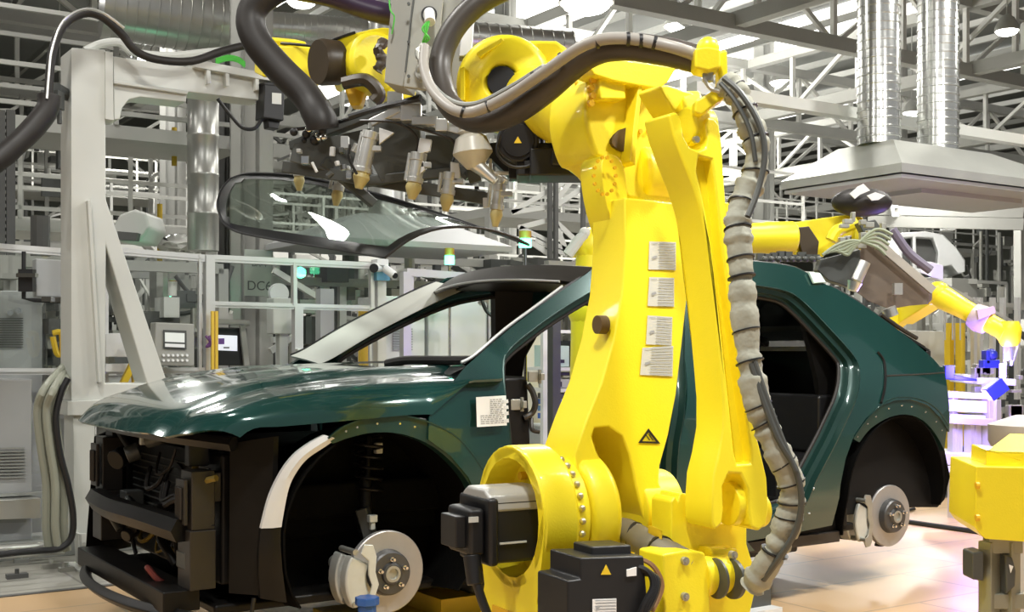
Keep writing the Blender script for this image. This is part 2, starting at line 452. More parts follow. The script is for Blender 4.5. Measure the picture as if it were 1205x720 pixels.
# ---- front plastic strips under the hood edge (bumper/fender brackets) near and far
def strip(mir):
    s = -1 if mir else 1
    def band(cut0, cut1, w0, w1, m, nm, off, lab=None):
        mb = MB()
        pth_o = S([(384, 512), (366, 522), (348, 536), (333, 556), (320, 583), (312, 612), (309, 627), (307, 660), (309, 705)])
        pth_i = S([(398, 517), (383, 527), (364, 540), (351, 556), (342, 575), (336, 604), (333, 627), (334, 660), (340, 710)])
        o = crom([V((*p, 0)) for p in pth_o], 4); i = crom([V((*p, 0)) for p in pth_i], 4); n = len(o)
        k0, k1 = int(cut0*(n-1)), int(cut1*(n-1)); vs = []
        for k in range(k0, k1+1):
            for (q, oo) in ((o[k], off-.02), (o[k], off), (o[k].lerp(i[k], .5), off+.012), (i[k], off), (i[k], off-.05)):
                vs.append(CW(q.x, s*(BW(q.x, q.y)+oo), q.y))
        m_ = k1-k0+1
        mb.add(vs, [(k*5+j, (k+1)*5+j, (k+1)*5+j+1, k*5+j+1) for k in range(m_-1) for j in range(4)])
        ob = mb.build(nm, m, car, solidify=.006, ang=50)
        if lab: ob['label'] = lab
    band(0, .745, 0, 0, WHT, 'fender_protector', -.015, 'pale grey-white curved upper strip' if not mir else None)
    band(.745, 1, 0, 0, CARDK, 'fender_bracket', -.02)
strip(False); strip(True)
# ---- wheel housings: near and far, front and rear
def housing(ac, zc, r0, a0, a1, bo, bi, nm, sgn, sq=1.):
    mb = MB(); rings = []
    for k in range(25):
        t = math.radians(a0+(a1-a0)*k/24); rr = r0
        rings.append((ac+math.cos(t)*rr*sq, zc+math.sin(t)*rr))
    vs = []
    for (a, z) in rings:
        w = BW(a, min(.95, z))-.02
        vs += [CW(a, sgn*(w), z), CW(a, sgn*(w-.03), z-.0), CW(a*.98+ac*.02, sgn*.70, z-.01), CW(a*.96+ac*.04, sgn*bi, z-.03)]
    mb.add(vs, [(k*4+j, (k+1)*4+j, (k+1)*4+j+1, k*4+j+1) for k in range(24) for j in range(3)])
    cap = [CW(a*.96+ac*.04, sgn*bi, z-.03) for (a, z) in rings]
    mb.add([CW(ac, sgn*bi, zc)]+cap, [(0, k+1, k+2) for k in range(24)])
    mb.hbox(ac-r0*.95, ac+r0*.95, sgn*bi, sgn*(bi-.02), .26, zc+.1)
    return mb.build1(nm, LINER, car, solidify=.008)
for sg in (1, -1):
    housing(-.055, .545, .425, -38, 218, .9, .50, 'front_wheel_liner', sg)
    housing(2.93, .47, .445, -8, 200, .9, .52, 'rear_wheel_liner', sg, .97)
# hanging rear flap of the rear liner
mb = MB(); ro = S([(1066, 590), (1070, 560), (1085, 520), (1112, 528), (1116, 560), (1112, 588), (1104, 597), (1080, 597)], -.28)
mb.add([CW(a, BW(a, z)-.28, z) for a, z in ro]+[CW(a, BW(a, z)-.42, z) for a, z in ro], [tuple(range(8)), tuple(range(15, 7, -1))]+[(i, (i+1) % 8, 8+(i+1) % 8, 8+i) for i in range(8)])
mb.build('liner_flap', LINER, car, bevel=.01)
# ---- brakes: disc, hub face, studs, caliper, knuckle, strut
def brake(a, zc, sgn, rear):
    b0 = sgn*.78; o = CW(a, b0, zc); n = DB*sgn
    R = .163
    mb = MB(); mb.lathe(o-n*.030, n, [(0, .07), (0, R-.004), (.003, R), (.012, R), (.012, R-.01), (.018, R-.01), (.018, R), (.027, R), (.030, R-.004), (.030, .094), (.031, .090)], 64)
    d = mb.build('brake_disc', DISC, car, ang=30)
    mb = MB(); mb.lathe(o, n, [(0, .092), (.030, .086), (.036, .080), (.036, .045), (.046, .040), (.050, .032), (.050, .022), (.040, .020), (.040, .0)], 40)
    h = mb.build('hub', HUBM, d, ang=30)
    mb = MB(); mb.lathe(o+n*.036, n, [(0, .034), (.016, .032), (.016, .022), (.006, .020), (.004, .0)], 28); mb.build('centre_bore_ring', STL, h)
    for k in range(5):
        t = 2*PI*k/5+.35; p = o+n*.036+DA*(math.cos(t)*.057)+UZ*(math.sin(t)*.057)
        mb = MB(); mb.cyl(p, p+n*.012, .009, .009, 10).cyl(p+n*.012, p+n*.03, .006, .006, 10); mb.build('wheel_stud', CHR, h)
    # caliper on the forward side
    cs = -1
    dx = -.085 if rear else 0
    def cp(x, z, y): return o+DA*(x+dx)+UZ*z+n*y
    mb = MB()
    ang0 = [math.radians(t) for t in range(150, 222, 8)]
    outl = [cp(cs*-math.cos(t)*.205, math.sin(t)*.195-.01, .0) for t in ang0]+[cp(cs*-math.cos(t)*.115, math.sin(t)*.115-.01, .0) for t in reversed(ang0)]
    mb.solid([p-n*.005 for p in outl], n*(.025 if rear else .055)); mb.solid([p-n*.11 for p in outl], n*.07)
    ob = mb.build('caliper', CALI, car, bevel=.010)
    mb = MB()
    br = [(-.115, .135), (-.155, .14), (-.17, .105), (-.135, .075), (-.135, .02), (-.12, -.02), (-.135, -.075), (-.165, -.105), (-.15, -.135), (-.115, -.13), (-.10, -.10), (-.105, -.06), (-.09, -.02), (-.105, .03), (-.10, .09)]
    mb.solid([cp(x+(.01 if rear else .02), z-.01, .022 if rear else .058) for x, z in br], n*.010); mb.build('caliper_bracket', STL if rear else CALI, ob, bevel=.004)
    mb = MB()
    for z in (.10, -.10): mb.cyl(cp(-.165, z, -.07), cp(-.165, z, .055), .012, seg=12)
    for z in (.03, -.035): mb.cyl(cp(-.145, z, -.17), cp(-.145, z, -.06), .030, seg=18)
    mb.build('slide_pins', STL, ob)
    mb = MB()
    mb.cyl(o-n*.16, o-n*.03, .075, .06, 24); mb.bar(cp(0, .06, -.10), cp(-.04, .24, -.14), .05, .05); mb.bar(cp(0, -.05, -.10), cp(.02, -.13, -.12), .06, .05)
    mb.bar(cp(-.02, -.12, -.12), cp(.1, -.12, -.40), .06, .04); mb.bar(cp(0, -.12, -.12), cp(-.25, -.10, -.42), .06, .04)
    mb.cyl(cp(.05, .02, -.14), cp(.3, .03, -.30), .018)
    mb.build('steering_knuckle' if not rear else 'wheel_carrier', GRYK, car, bevel=.008)
    mb = MB(); top = cp(.03, .52, -.22)
    mb.cyl(cp(-.03, .14, -.14), cp(.0, .36, -.19), .028, seg=16); mb.cyl(cp(.0, .30, -.18), top, .014, seg=12)
    st = mb.build('strut', CARDK, car)
    mb = MB(); pts = [cp(.012+.055*math.cos(k*.5), .30+k*.0035, -.185+.055*math.sin(k*.5)) for k in range(66)]
    mb.tube(pts, .007, 6, smooth=False); mb.build('coil_spring', CARDK, st)
brake(0, .375, 1, False); brake(3.0, .371, 1, True); brake(0, .375, -1, False); brake(3.0, .371, -1, True)
# small white connector and tag inside the front wheel housing
mb = MB(); p = onb(445, 527, .56); mb.box(p, (.03, .03, .045), DA, DB, UZ); mb.build('white_tag', WHP, car, bevel=.004)
mb = MB(); p = onb(438, 610, .70); mb.box(p, (.035, .03, .03), DA, DB, UZ); mb.box(p-UZ*.03, (.02, .02, .03), DA, DB); mb.build('sensor_bracket', CALI, car, bevel=.004)
# ---- floor pan, sills, firewall, tunnel, rear bulkhead
mb = MB(); mb.hbox(.45, 2.65, -.84, .84, .33, .37)
mb.hbox(.45, 2.6, .74, .84, .33, .45); mb.hbox(.45, 2.6, -.84, -.74, .33, .45); mb.hbox(1.25, 1.37, -.74, .74, .37, .46); mb.hbox(2.1, 2.3, -.74, .74, .37, .52)
mb.build('floor_pan', CARDK, car, bevel=.01)
mb = MB(); mb.hbox(.46, .50, -.80, .80, .33, 1.0); mb.hbox(.36, .46, -.62, .62, .6, .95); mb.build('firewall', CARDK, car, bevel=.01)
mb = MB(); mb.hbox(2.62, 3.45, -.55, .55, .40, .60); mb.hbox(2.55, 2.62, -.80, .80, .36, .82); mb.hbox(3.38, 3.44, -.66, .66, .42, .92); mb.build('rear_floor', CARDK, car, bevel=.01)
mb = MB(); mb.hbox(.5, 2.5, -.60, .60, .20, .33); mb.build('battery_pack', PLBK, car, bevel=.015)
mb = MB()
for s in (1, -1): mb.hbox(.60, 2.52, s*.86, s*.74, .285, .34)
mb.build('sill_flange', BROWN, car, bevel=.004)
# cowl (black, below the windscreen opening), dash cross beam
mb = MB()
def cowl(u, w):
    b = -.72+1.44*w; return CW(.40+.24*u-.10*(b/.72)**2, b, 1.155+.035*math.sin(u*PI)-.02*(b/.72)**2+.02*u)
mb.grid(cowl, 6, 20); mb.build('cowl_panel', PLBK, car, solidify=.03)
mb = MB(); q = S([(478, 428), (490, 421), (548, 419), (556, 425), (540, 436)])
mb.tube([onb(455, 428, .2), onb(478, 424, .30), onb(520, 424, .50), onb(556, 424, .66)], .020, 8); mb.build('cowl_seal', RUB, car)
# ---- roof with front header
def roofP(u, w):
    t = (w-.5)*2; a = 1.12+(2.62-1.12)*u-(.10*(1-t*t)*(1-u)); zt = 1.633+.012*math.sin(u*PI)-.02*max(0, u-.7)
    half = BW(a, zt)-.035
    return CW(a, half*t, zt+.035*(1-t*t)-.006)
mb = MB(); mb.grid(roofP, 14, 20); mb.build('roof', GRN, car, ang=50, solidify=.02)
def headerP(u, w):
    t = (w-.5)*2; p = roofP(0, w); A, B, Z = car_ab(p)
    d = -DA*(.10*(1-.0*t*t))*u-UZ*(.058*u+.012*u*u)
    return p+d
mb = MB(); mb.grid(headerP, 4, 20); mb.build('windscreen_header', BROWN, car, ang=60, solidify=.02)
mb = MB()   # bright sealant bead around the windscreen opening
far = [car_ab(onb(u, v, .0)) for u, v in ()]
nearp = [CW(a, BW(a, z)-.055, z-.008) for a, z in S([(551, 424), (567, 415), (603, 384), (634, 361), (670, 334)])]
top = [headerP(1.0, w)-UZ*.004 for w in (.93, .8, .65, .5, .35, .2, .07)]
mb.tube(nearp, .006, 6); mb.tube(top, .006, 6); mb.build('primer_bead', WHT, car)
mb = MB()   # headliner under the roof, dark brown
def liner(u, w):
    p = roofP(.02+.96*u, .04+.92*w); return p-UZ*.055
mb.grid(liner, 10, 14); mb.build('headliner', BROWN, car, solidify=.01)
# ---- inner A pillars: wide pale pillars seen through the windscreen opening
for s in (1, -1):
    mb = MB()
    po = [(a, z) for a, z in S([(551, 424), (567, 414), (603, 383), (634, 360), (674, 333), (700, 318)])]
    o = crom([V((*p, 0)) for p in po], 4); vs = []
    for q in o:
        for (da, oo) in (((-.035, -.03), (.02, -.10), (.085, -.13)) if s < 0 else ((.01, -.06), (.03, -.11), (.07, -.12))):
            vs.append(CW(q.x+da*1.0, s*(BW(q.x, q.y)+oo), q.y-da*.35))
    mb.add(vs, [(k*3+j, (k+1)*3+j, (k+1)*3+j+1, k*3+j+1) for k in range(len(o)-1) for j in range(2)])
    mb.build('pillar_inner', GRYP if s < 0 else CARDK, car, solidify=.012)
    if s < 0: mb = MB(); mb.tube([CW(q.x-.03, s*(BW(q.x, q.y)-.02), q.y+.012) for q in o], .010, 8); mb.build('windscreen_flange', PLBK, car)
    mb = MB(); a0, z0 = 1.33, 1.6       # B pillar inner
    mb.add([CW(1.40, s*.66, 1.60), CW(1.66, s*.66, 1.60), CW(1.66, s*.80, 1.0), CW(1.66, s*.80, .40), CW(1.42, s*.80, .40), CW(1.50, s*.80, 1.0)], [(0, 1, 2, 5), (5, 2, 3, 4)])
    mb.build('b_pillar_trim', CARDK, car, solidify=.05)
mb = MB(); pt = [CW(1.16, -.60, 1.56), CW(1.24, -.62, 1.50), CW(1.27, -.66, 1.36), CW(1.20, -.70, 1.22), CW(1.27, -.73, 1.12), CW(1.36, -.73, 1.12), CW(1.36, -.62, 1.57)]
# ---- hinge pillar with hinges, seen in the near front door opening
mb = MB(); mb.add([CW(.50, .86, 1.14), CW(.66, .80, 1.14), CW(.70, .80, .40), CW(.48, .86, .40), CW(.50, .62, 1.14), CW(.66, .62, 1.14), CW(.70, .62, .40), CW(.48, .62, .40)],
  [(0, 1, 2, 3), (7, 6, 5, 4), (0, 4, 5, 1), (1, 5, 6, 2), (2, 6, 7, 3), (3, 7, 4, 0)])
hp = mb.build('hinge_pillar', CARDK, car, bevel=.02)
for (u, v) in ((606, 476), (627, 443)):
    mb = MB(); p = onb(u, v, .84); mb.box(p, (.05, .012, .045), DA, DB); mb.box(p+DA*.035, (.02, .05, .03), DA, DB); mb.cyl(p+DA*.035-UZ*.03, p+DA*.035+UZ*.03, .008, seg=10)
    mb.build('hinge', STL, hp, bevel=.003)
mb = MB(); mb.tube([onb(621, 452, .82), onb(627, 462, .83), onb(630, 475, .84), onb(626, 486, .83), onb(616, 492, .82)], .013, 8); mb.tube([onb(625, 492, .82), onb(626, 505, .84), onb(634, 508, .84)], .010, 8)
mb.build('wiring_harness', BROWN, hp)
# shipping sheet taped to the fender
mb = MB(); c = [side(*p) for p in ((556, 467), (591, 465), (592, 500), (557, 502))]
Pq = [CW(a, BW(a, z)+.026, z) for a, z in c]; mb.solid(Pq, DB*.0015)
sh = mb.build('taped_sheet', WHP, car)
INK = mat('print_ink', (.35, .36, .37), .7)
mb = MB()
def sheet(x, y): return Pq[0].lerp(Pq[1], x).lerp(Pq[3].lerp(Pq[2], x), y)+DB*.0035
rnd = random.Random(3)
for k in range(13):
    y = .10+.065*k; x0 = .45 if k < 8 else .12; x = x0
    while x < .86:
        w = rnd.uniform(.03, .14); mb.add([sheet(x, y), sheet(min(x+w, .9), y), sheet(min(x+w, .9), y+.03), sheet(x, y+.03)], [(0, 1, 2, 3)]); x += w+.03
mb.build('printed_lines', INK, sh)
mb = MB()
for y in (.15, .35, .55, .80): mb.add([sheet(.93, y), sheet(1.06, y-.02), sheet(1.07, y+.1), sheet(.93, y+.12)], [(0, 1, 2, 3)])
mb.build('tape', WHT, sh)
# protective clear clip at the roof rear, bright roof moulding
mb = MB(); q = S([(949, 321), (962, 322), (969, 333), (955, 334)]); mb.solid([CW(a, BW(a, z)+.006, z) for a, z in q], DB*.012+UZ*.004)
mb.build('roof_clip', mat('pale_green_plastic', (.6, .8, .74), .3), car, bevel=.003)
mb = MB(); mb.tube([CW(a, BW(a, z)-.012, z+.005) for a, z in S([(790, 303), (850, 305), (882, 308), (912, 311), (935, 315), (948, 321)])], .006, 8); mb.build('roof_moulding', CHR, car)
# tailgate edge / spoiler lip
mb = MB(); mb.tube([CW(a, BW(a, z)-.05, z+.01) for a, z in S([(985, 340), (1010, 353), (1040, 374), (1075, 401)])], .014, 8)
mb.tube([CW(a, BW(a, z)-.02, z+.02) for a, z in S([(1040, 374), (1062, 390), (1082, 402)])], .012, 8); mb.build('tailgate_seal', RUB, car)
# ---- tailgate seen from inside, quarter trims (dark cabin behind the near rear opening)
mb = MB(); mb.solid([CW(3.33, -.74, .50), CW(3.33, .74, .50), CW(3.33, .76, 1.25), CW(3.33, -.76, 1.25)], DA*.04); mb.build('tailgate_trim', PLBK, car, bevel=.01)
mb = MB(); mb.solid([CW(3.39, -.76, .50), CW(3.39, .76, .50), CW(3.43, .78, 1.16), CW(3.43, -.78, 1.16)], DA*.03); mb.build('tailgate_skin', GRN, car, bevel=.01)
mb = MB(); mb.hbox(3.29, 3.33, -.74, .66, 1.245, 1.272); mb.build('beltline_strip', WHT, car)
mb = MB(); mb.solid([CW(3.34, -.74, 1.27), CW(3.34, .74, 1.27), CW(2.66, .60, 1.60), CW(2.66, -.60, 1.60)], DA*.006); mb.build('tailgate_glass', glass_mat('privacy_glass', (.10, .105, .10), .02), car)
mb = MB(); mb.solid([CW(3.33, -.76, 1.25), CW(3.33, -.45, 1.25), CW(3.05, -.40, 1.42), CW(2.62, -.40, 1.60), CW(2.62, -.62, 1.60)], DA*.03); mb.solid([CW(3.33, .76, 1.25), CW(3.33, .55, 1.25), CW(2.62, .48, 1.60), CW(2.62, .62, 1.60)], DA*.03); mb.build('tailgate_frame', CARDK, car)
for s in (1, -1):
    mb = MB(); mb.solid([CW(2.55, s*.78, .40), CW(3.35, s*.76, .40), CW(3.35, s*.76, 1.22), CW(3.0, s*.68, 1.40), CW(2.62, s*.63, 1.58), CW(2.40, s*.64, 1.58), CW(2.52, s*.76, 1.10)], -DB*s*.03); mb.build('quarter_trim', CARDK, car)
mb = MB(); mb.solid([CW(1.75, -.74, .37), CW(1.75, .74, .37), CW(1.80, .74, .74), CW(1.80, -.74, .74)], DA*.12) if False else mb.hbox(2.2, 2.6, -.74, .74, .37, .72); mb.hbox(2.50, 2.62, -.74, .74, .72, 1.02); mb.build('rear_seat_pan', PLBK, car, bevel=.02)
# near weather strip across the rear opening seen as thin bright line
# ---- front end: carrier, radiator pack, lamp brackets, lower crash beam, harnesses
mb = MB(); mb.hbox(-.66, .45, -.66, .66, .26, .30); mb.hbox(-.62, -.55, -.64, .62, .36, .86); mb.hbox(-.55, -.35, -.50, .50, .45, .80); rp = mb.build('radiator_pack', CARDK, car, bevel=.015)
mb = MB()
for k in range(12): mb.hbox(-.626, -.62, -.5, .5, .46+k*.03, .465+k*.03)
mb.build('radiator_fins', GRYK, rp)
mb = MB(); mb.lathe(CW(-.622, .12, .62), -DA, [(0, .17), (.01, .17), (.012, .15), (.002, .15)], 32); mb.build('fan_shroud', PLBK, rp)
for (a, b, z0, z1, mm) in ((-.70, .58, .36, .80, BROWN), (-.72, -.56, .40, .86, BROWN)):
    mb = MB(); mb.hbox(a-.05, a+.05, b-.07, b+.07, z0, z0+.22); mb.hbox(a-.04, a+.05, b-.06, b+.06, z0+.22, z1); mb.hbox(a-.065, a-.05, b-.05, b+.05, z0+.24, z1-.03)
    for k in range(4): mb.hbox(a-.075, a-.065, b-.03+k*.018, b-.022+k*.018, z0+.26, z1-.06)
    mb.build('crash_bracket', mm, car, bevel=.008)
mb = MB(); mb.tube([CW(-.74, .74, .27), CW(-.86, .4, .27), CW(-.90, 0, .27), CW(-.86, -.4, .27), CW(-.72, -.78, .30)], .028, 4, 6)
mb.hbox(-.84, -.70, -.62, .62, .28, .36); mb.build('lower_crash_beam', CARDK, car, bevel=.006)
mb = MB(); mb.tube([CW(-.76, .60, .58), CW(-.82, .3, .60), CW(-.84, 0, .60), CW(-.82, -.3, .60), CW(-.76, -.6, .58)], .05, 6, 6); mb.build('bumper_beam', CARDK, car)
mb = MB(); mb.tube([CW(-.60, .70, .90), CW(-.74, .45, .92), CW(-.80, 0, .93), CW(-.74, -.45, .92), CW(-.60, -.72, .88)], .03, 6, 6); mb.build('front_carrier', PLBK, car)
mb = MB(); mb.solid([CW(-.50, .80, .34), CW(-.60, .66, .34), CW(-.60, .66, .90), CW(-.48, .80, .93)], DA*.02); mb.solid([CW(-.55, -.86, .30), CW(-.78, -.72, .30), CW(-.74, -.72, .85), CW(-.50, -.86, .92)], DA*.02); mb.build('lamp_pocket', CARDK, car)
mb = MB(); mb.tube([CW(-.76, .20, .36), CW(-.80, .30, .40), CW(-.78, .38, .36), CW(-.72, .36, .33)], .012, 8); mb.build('red_hose', mat('dull_red_rubber', (.25, .05, .04), .4), car)
for k in range(11):
    mb = MB(); b0 = rnd.uniform(-.6, .5); z0 = rnd.uniform(.5, .85)
    mb.tube([CW(-.66, b0, z0), CW(-.70, b0+.08, z0-.08), CW(-.68, b0+.18, z0-.05), CW(-.66, b0+rnd.uniform(.15, .35), z0-rnd.uniform(-.1, .2))], rnd.choice((.006, .010, .013)), 6)
    mb.build('front_harness', rnd.choice((PLBK, BROWN, RUB, mat('dull_yellow_tape', (.25, .18, .03), .5))), car)
for (u, v, w) in ((168, 518, .025), (221, 619, .02), (262, 566, .018), (246, 630, .018), (204, 643, .02), (300, 597, .018), (230, 550, .015)):
    mb = MB(); p = onb(u, v, .0 if u < 240 else .6); mb.box(p, (w, w, w*1.5), DA, DB); mb.build('connector', CALI, car, bevel=.004)
mb = MB(); mb.cyl(CW(-.62, -.62, .86), CW(-.70, -.62, .86), .06, seg=18); mb.hbox(-.66, -.6, -.70, -.5, .86, .93); mb.build('horn_and_latch', PLBK, car, bevel=.006)
for k in range(22):
    mb = MB(); b0 = rnd.uniform(-.55, .55); z0 = rnd.uniform(.42, .90); a0_ = rnd.uniform(-.74, -.64)
    if k % 3 == 0: mb.cyl(CW(a0_, b0, z0), CW(a0_-.05, b0+rnd.uniform(-.05, .05), z0-.02), rnd.uniform(.02, .045), seg=14)
    elif k % 3 == 1: mb.hbox(a0_-.05, a0_+.03, b0, b0+rnd.uniform(.05, .13), z0, z0+rnd.uniform(.04, .12))
    else: mb.tube([CW(a0_, b0, z0), CW(a0_-.05, b0+.08, z0+.03), CW(a0_-.02, b0+.18, z0-.06)], rnd.uniform(.008, .02), 8)
    mb.build('front_component', rnd.choice((PLBK, CARDK, BROWN, PLBK, GRYK)), car, bevel=.005)
mb = MB(); mb.hbox(-.50, .40, -.55, .55, .50, .62); mb.hbox(-.35, .30, -.42, .42, .62, .86); mb.hbox(-.5, .45, -.60, -.50, .58, .72); mb.hbox(-.5, .45, .50, .60, .58, .72); mb.build('motor_and_subframe', LINER, car, bevel=.02)
mb = MB(); p = onb(302, 640, .80)
mb.tube([CW(-.56, .80, .34), CW(-.57, .80, .26), CW(-.55, .80, .18), CW(-.53, .78, .10)], .008, 6); mb.build('hanging_lead', PLBK, car)
mb = MB(); q = side(1083, 600); p = CW(q[0], .62, .33); mb.cyl(p, p-UZ*.10, .006, seg=8); mb.cyl(p-UZ*.10, p-UZ*.14, .012, .024, 12); mb.cyl(p-UZ*.14, p-UZ*.15, .026, seg=12); mb.cyl(p, CW(q[0], .62, .45), .006, seg=8); mb.build('rubber_bump_stop', RUB, car)
# protective film tails on the rear edge of the sill
mb = MB(); mb.tube([onb(950, 589, .90), onb(955, 580, .93), onb(958, 574, .95)], .004, 5); mb.tube([onb(946, 603, .90), onb(953, 604, .94)], .004, 5); mb.build('plastic_ties', WHT, car)
# ================================================================ the big yellow robot in front
PHI = math.radians(28)
EX = V((math.cos(PHI), math.sin(PHI), 0)); EY = V((-math.sin(PHI), math.cos(PHI), 0))
RO = at(715, 600, 3.65)
def R(s, t, z): return RO + EX*s + EY*t + UZ*z
LEAN = .12
NL = (EY-UZ*LEAN).normalized()
def rp(u, v, t): return ray_pt(u, v, RO+EY*t, NL)
def RP(pts, t): return [rp(u, v, t) for u, v in pts]
def sm(pts, t, n=3): return crom(RP(pts, t), n, True)
bigrobot = thing('industrial_robot', V((RO.x, RO.y, 0)), 'huge yellow six-axis robot in the foreground, its arm crossing in front of the car', 'robot')
# base and turret (mostly below the frame)
mb = MB(); mb.lathe(V((RO.x+.05, RO.y+.0, 0)), UZ, [(0, .42), (.05, .42), (.06, .36), (.24, .33), (.28, .35), (.34, .35)], 48); mb.build('base', YEL, bigrobot, bevel=.01)
mb = MB(); mb.lathe(V((RO.x+.05, RO.y+.0, .34)), UZ, [(0, .34), (.05, .34), (.08, .30)], 48)
mb.build('turret', YEL, bigrobot, bevel=.01)
# left bearing housing: hollow drum with a leg down to the turret
mb = MB()
prof = [(-.335, .172), (-.335, .200), (-.325, .207), (-.23, .207), (-.22, .200), (-.22, .05), (-.245, .05), (-.245, .165)]
mb.lathe(RO, EX, prof, 56, close=True)
def ringpt(s, t, z): return R(s, t, z)
leg = [(.19, .08), (.20, -.02), (.17, -.12), (.14, -.20), (.16, -.30), (.25, -.42), (-.27, -.42), (-.20, -.30), (-.15, -.20), (-.175, -.12), (-.205, -.02), (-.19, .08)]
lo = [R(-.335, t, z) for t, z in leg[:6]]+[R(-.335, t, z) for t, z in leg[6:]]
hole_c = [R(-.335, math.cos(k*PI/12)*.172, math.sin(k*PI/12)*.172) for k in range(24)]
pts = [R(-.335, math.cos(math.radians(t))*.205, math.sin(math.radians(t))*.205) for t in range(0, 181, 12)]
mb.solid(pts+[R(-.335, -.19, -.10), R(-.335, -.16, -.22), R(-.335, -.22, -.42), R(-.335, .22, -.42), R(-.335, .16, -.22), R(-.335, .19, -.10)], EX*.10, [hole_c])
hs = mb.build('shoulder_housing', YEL, bigrobot, bevel=.008, ang=30)
mb = MB(); mb.solid([R(-.339, -.10, -.27), R(-.339, .10, -.27), R(-.339, .13, -.40), R(-.339, -.13, -.40)], EX*.01); mb.build('recess_plate', YELD, hs)
mb = MB()
for k in range(8):
    t = k*PI/4+.3; p = R(-.25, math.cos(t)*.125, math.sin(t)*.125); mb.cyl(p, p-EX*.02, .012, seg=10)
mb.build('housing_bolts', YELD, hs)
# J2 motor sticking out of the housing to the left
def rbox(mb, s0, s1, t0, t1, z0, z1):
    s0 = -.25+(s0+.25)*.80; s1 = -.25+(s1+.25)*.80
    return mb.box(R((s0+s1)/2, (t0+t1)/2, (z0+z1)/2), (abs(s1-s0), abs(t1-t0), abs(z1-z0)), EX, EY, UZ)
mb = MB(); rbox(mb, -.50, -.25, -.09, .09, -.115, .065); rbox(mb, -.56, -.50, -.075, .075, -.09, .04); rbox(mb, -.50, -.46, -.10, .10, -.12, .07)
mo = mb.build('shoulder_motor', PLBK, bigrobot, bevel=.012)
mb = MB(); mb.solid([R(-.445, -.095, .03), R(-.445, -.085, .075), R(-.445, -.055, .092), R(-.445, .055, .092), R(-.445, .085, .075), R(-.445, .095, .03)], EX*.19); mb.build('motor_cover', mat('silver_grey_cover', (.48, .48, .46), .35, .3), mo, bevel=.01)
mb = MB(); rbox(mb, -.60, -.56, -.05, .05, -.07, .02); mb.cyl(R(-.48, -.05, -.09), R(-.48, -.07, -.17), .025, .022); mb.tube([R(-.48, -.07, -.15), R(-.46, -.10, -.24), R(-.42, -.14, -.34), R(-.35, -.2, -.42)], .014, 8); mb.build('motor_plug', PLBK, mo, bevel=.004)
mb = MB(); rbox(mb, -.455, -.35, -.0955, -.09, -.06, -.055); rbox(mb, -.565, -.53, -.080, -.074, .005, .02); mb.build('motor_label', GRYP, mo)
# bolt ring and lower-arm boss
mb = MB(); mb.lathe(RO, EX, [(-.22, .168), (-.165, .168), (-.160, .163), (-.160, .14)], 56); fl = mb.build('flange', YEL, bigrobot, ang=30)
for k in range(26):
    t = 2*PI*k/26; p = R(-.166, math.cos(t)*.155, math.sin(t)*.155)
    mb = MB(); mb.cyl(p, p-EX*.002+EX*.004, .012, seg=8); 
bolt_m = mat('bolt_zinc', (.55, .52, .40), .3, .8)
mb = MB()
for k in range(30):
    t = 2*PI*k/30; p = R(-.192, math.cos(t)*.172, math.sin(t)*.172); mb.ball(p, .0105, 8, 6)
mb.build('flange_bolts', bolt_m, fl)
# lower arm
arm_face = [(735, 232), (808, 240), (812, 270), (812, 305), (809, 350), (803, 405), (796, 465), (787, 512), (777, 548), (776, 568), (788, 592), (797, 640), (768, 640), (757, 608), (748, 572), (741, 537), (732, 513), (717, 502), (700, 504),
            (697, 514), (702, 530), (712, 550), (722, 572), (729, 596), (731, 640), (700, 640), (690, 600), (680, 565), (676, 535), (690, 495), (708, 450), (722, 400), (732, 345), (736, 290)]
mb = MB(); mb.solid(RP(arm_face, -.10), EY*.19)
mb.lathe(RO, EX, [(-.155, .150), (-.150, .172), (-.138, .182), (-.075, .182), (-.055, .165), (-.05, .08)], 48)
mb.solid(sm([(680, 500), (715, 490), (750, 505), (760, 560), (770, 640), (715, 645), (690, 560)], .075, 2), EY*.015)
larm = mb.build1('lower_arm', YEL, bigrobot, bevel=.022, seg=4, ang=40)
mb = MB(); mb.solid(sm([(709, 188), (718, 181), (729, 187), (736, 205), (739, 245), (739, 300), (736, 320), (727, 285), (715, 245), (709, 210)], -.02, 3), EY*.13); mb.build('elbow_lug', YEL, larm, bevel=.02, seg=3)
mb = MB()
for k in range(14):
    t = 2*PI*k/14; p = rp(711+math.cos(t)*13, 207+math.sin(t)*22, -.05); mb.cyl(p, p-EY*.006, .006, seg=8)
mb.build('lug_bolts', YELD, larm)
mb = MB(); c = rp(706, 383, -.04)
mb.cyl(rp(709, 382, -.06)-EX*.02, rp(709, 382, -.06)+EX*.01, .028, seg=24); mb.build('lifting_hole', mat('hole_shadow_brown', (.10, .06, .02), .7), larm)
# instruction labels on the lower arm, warning triangle
def label_on(q, t, m, nm, parent, rows=10, split=.36, ink=INK):
    P = RP(q, t); mb = MB(); mb.solid(P, -EY*.0015); L = mb.build(nm, m, parent)
    X = lambda x, y: P[0].lerp(P[1], x).lerp(P[3].lerp(P[2], x), y)-EY*.0035
    mb = MB()
    for k in range(rows):
        y = (k+.35)/rows; mb.add([X(split, y), X(.97, y), X(.97, y+.30/rows), X(split, y+.30/rows)], [(0, 1, 2, 3)])
    mb.add([X(.06, .06), X(.30, .06), X(.30, .08), X(.06, .08)], [(0, 1, 2, 3)])
    mb.add([X(.10, .55), X(.26, .50), X(.30, .56), X(.14, .66)], [(0, 1, 2, 3)])
    mb.build('printed_lines', ink, L)
LAB = mat('label_grey_white', (.62, .63, .58), .5)
label_on([(764, 284), (795, 285), (795, 318), (763, 317)], -.1015, LAB, 'instruction_label', larm, 10)
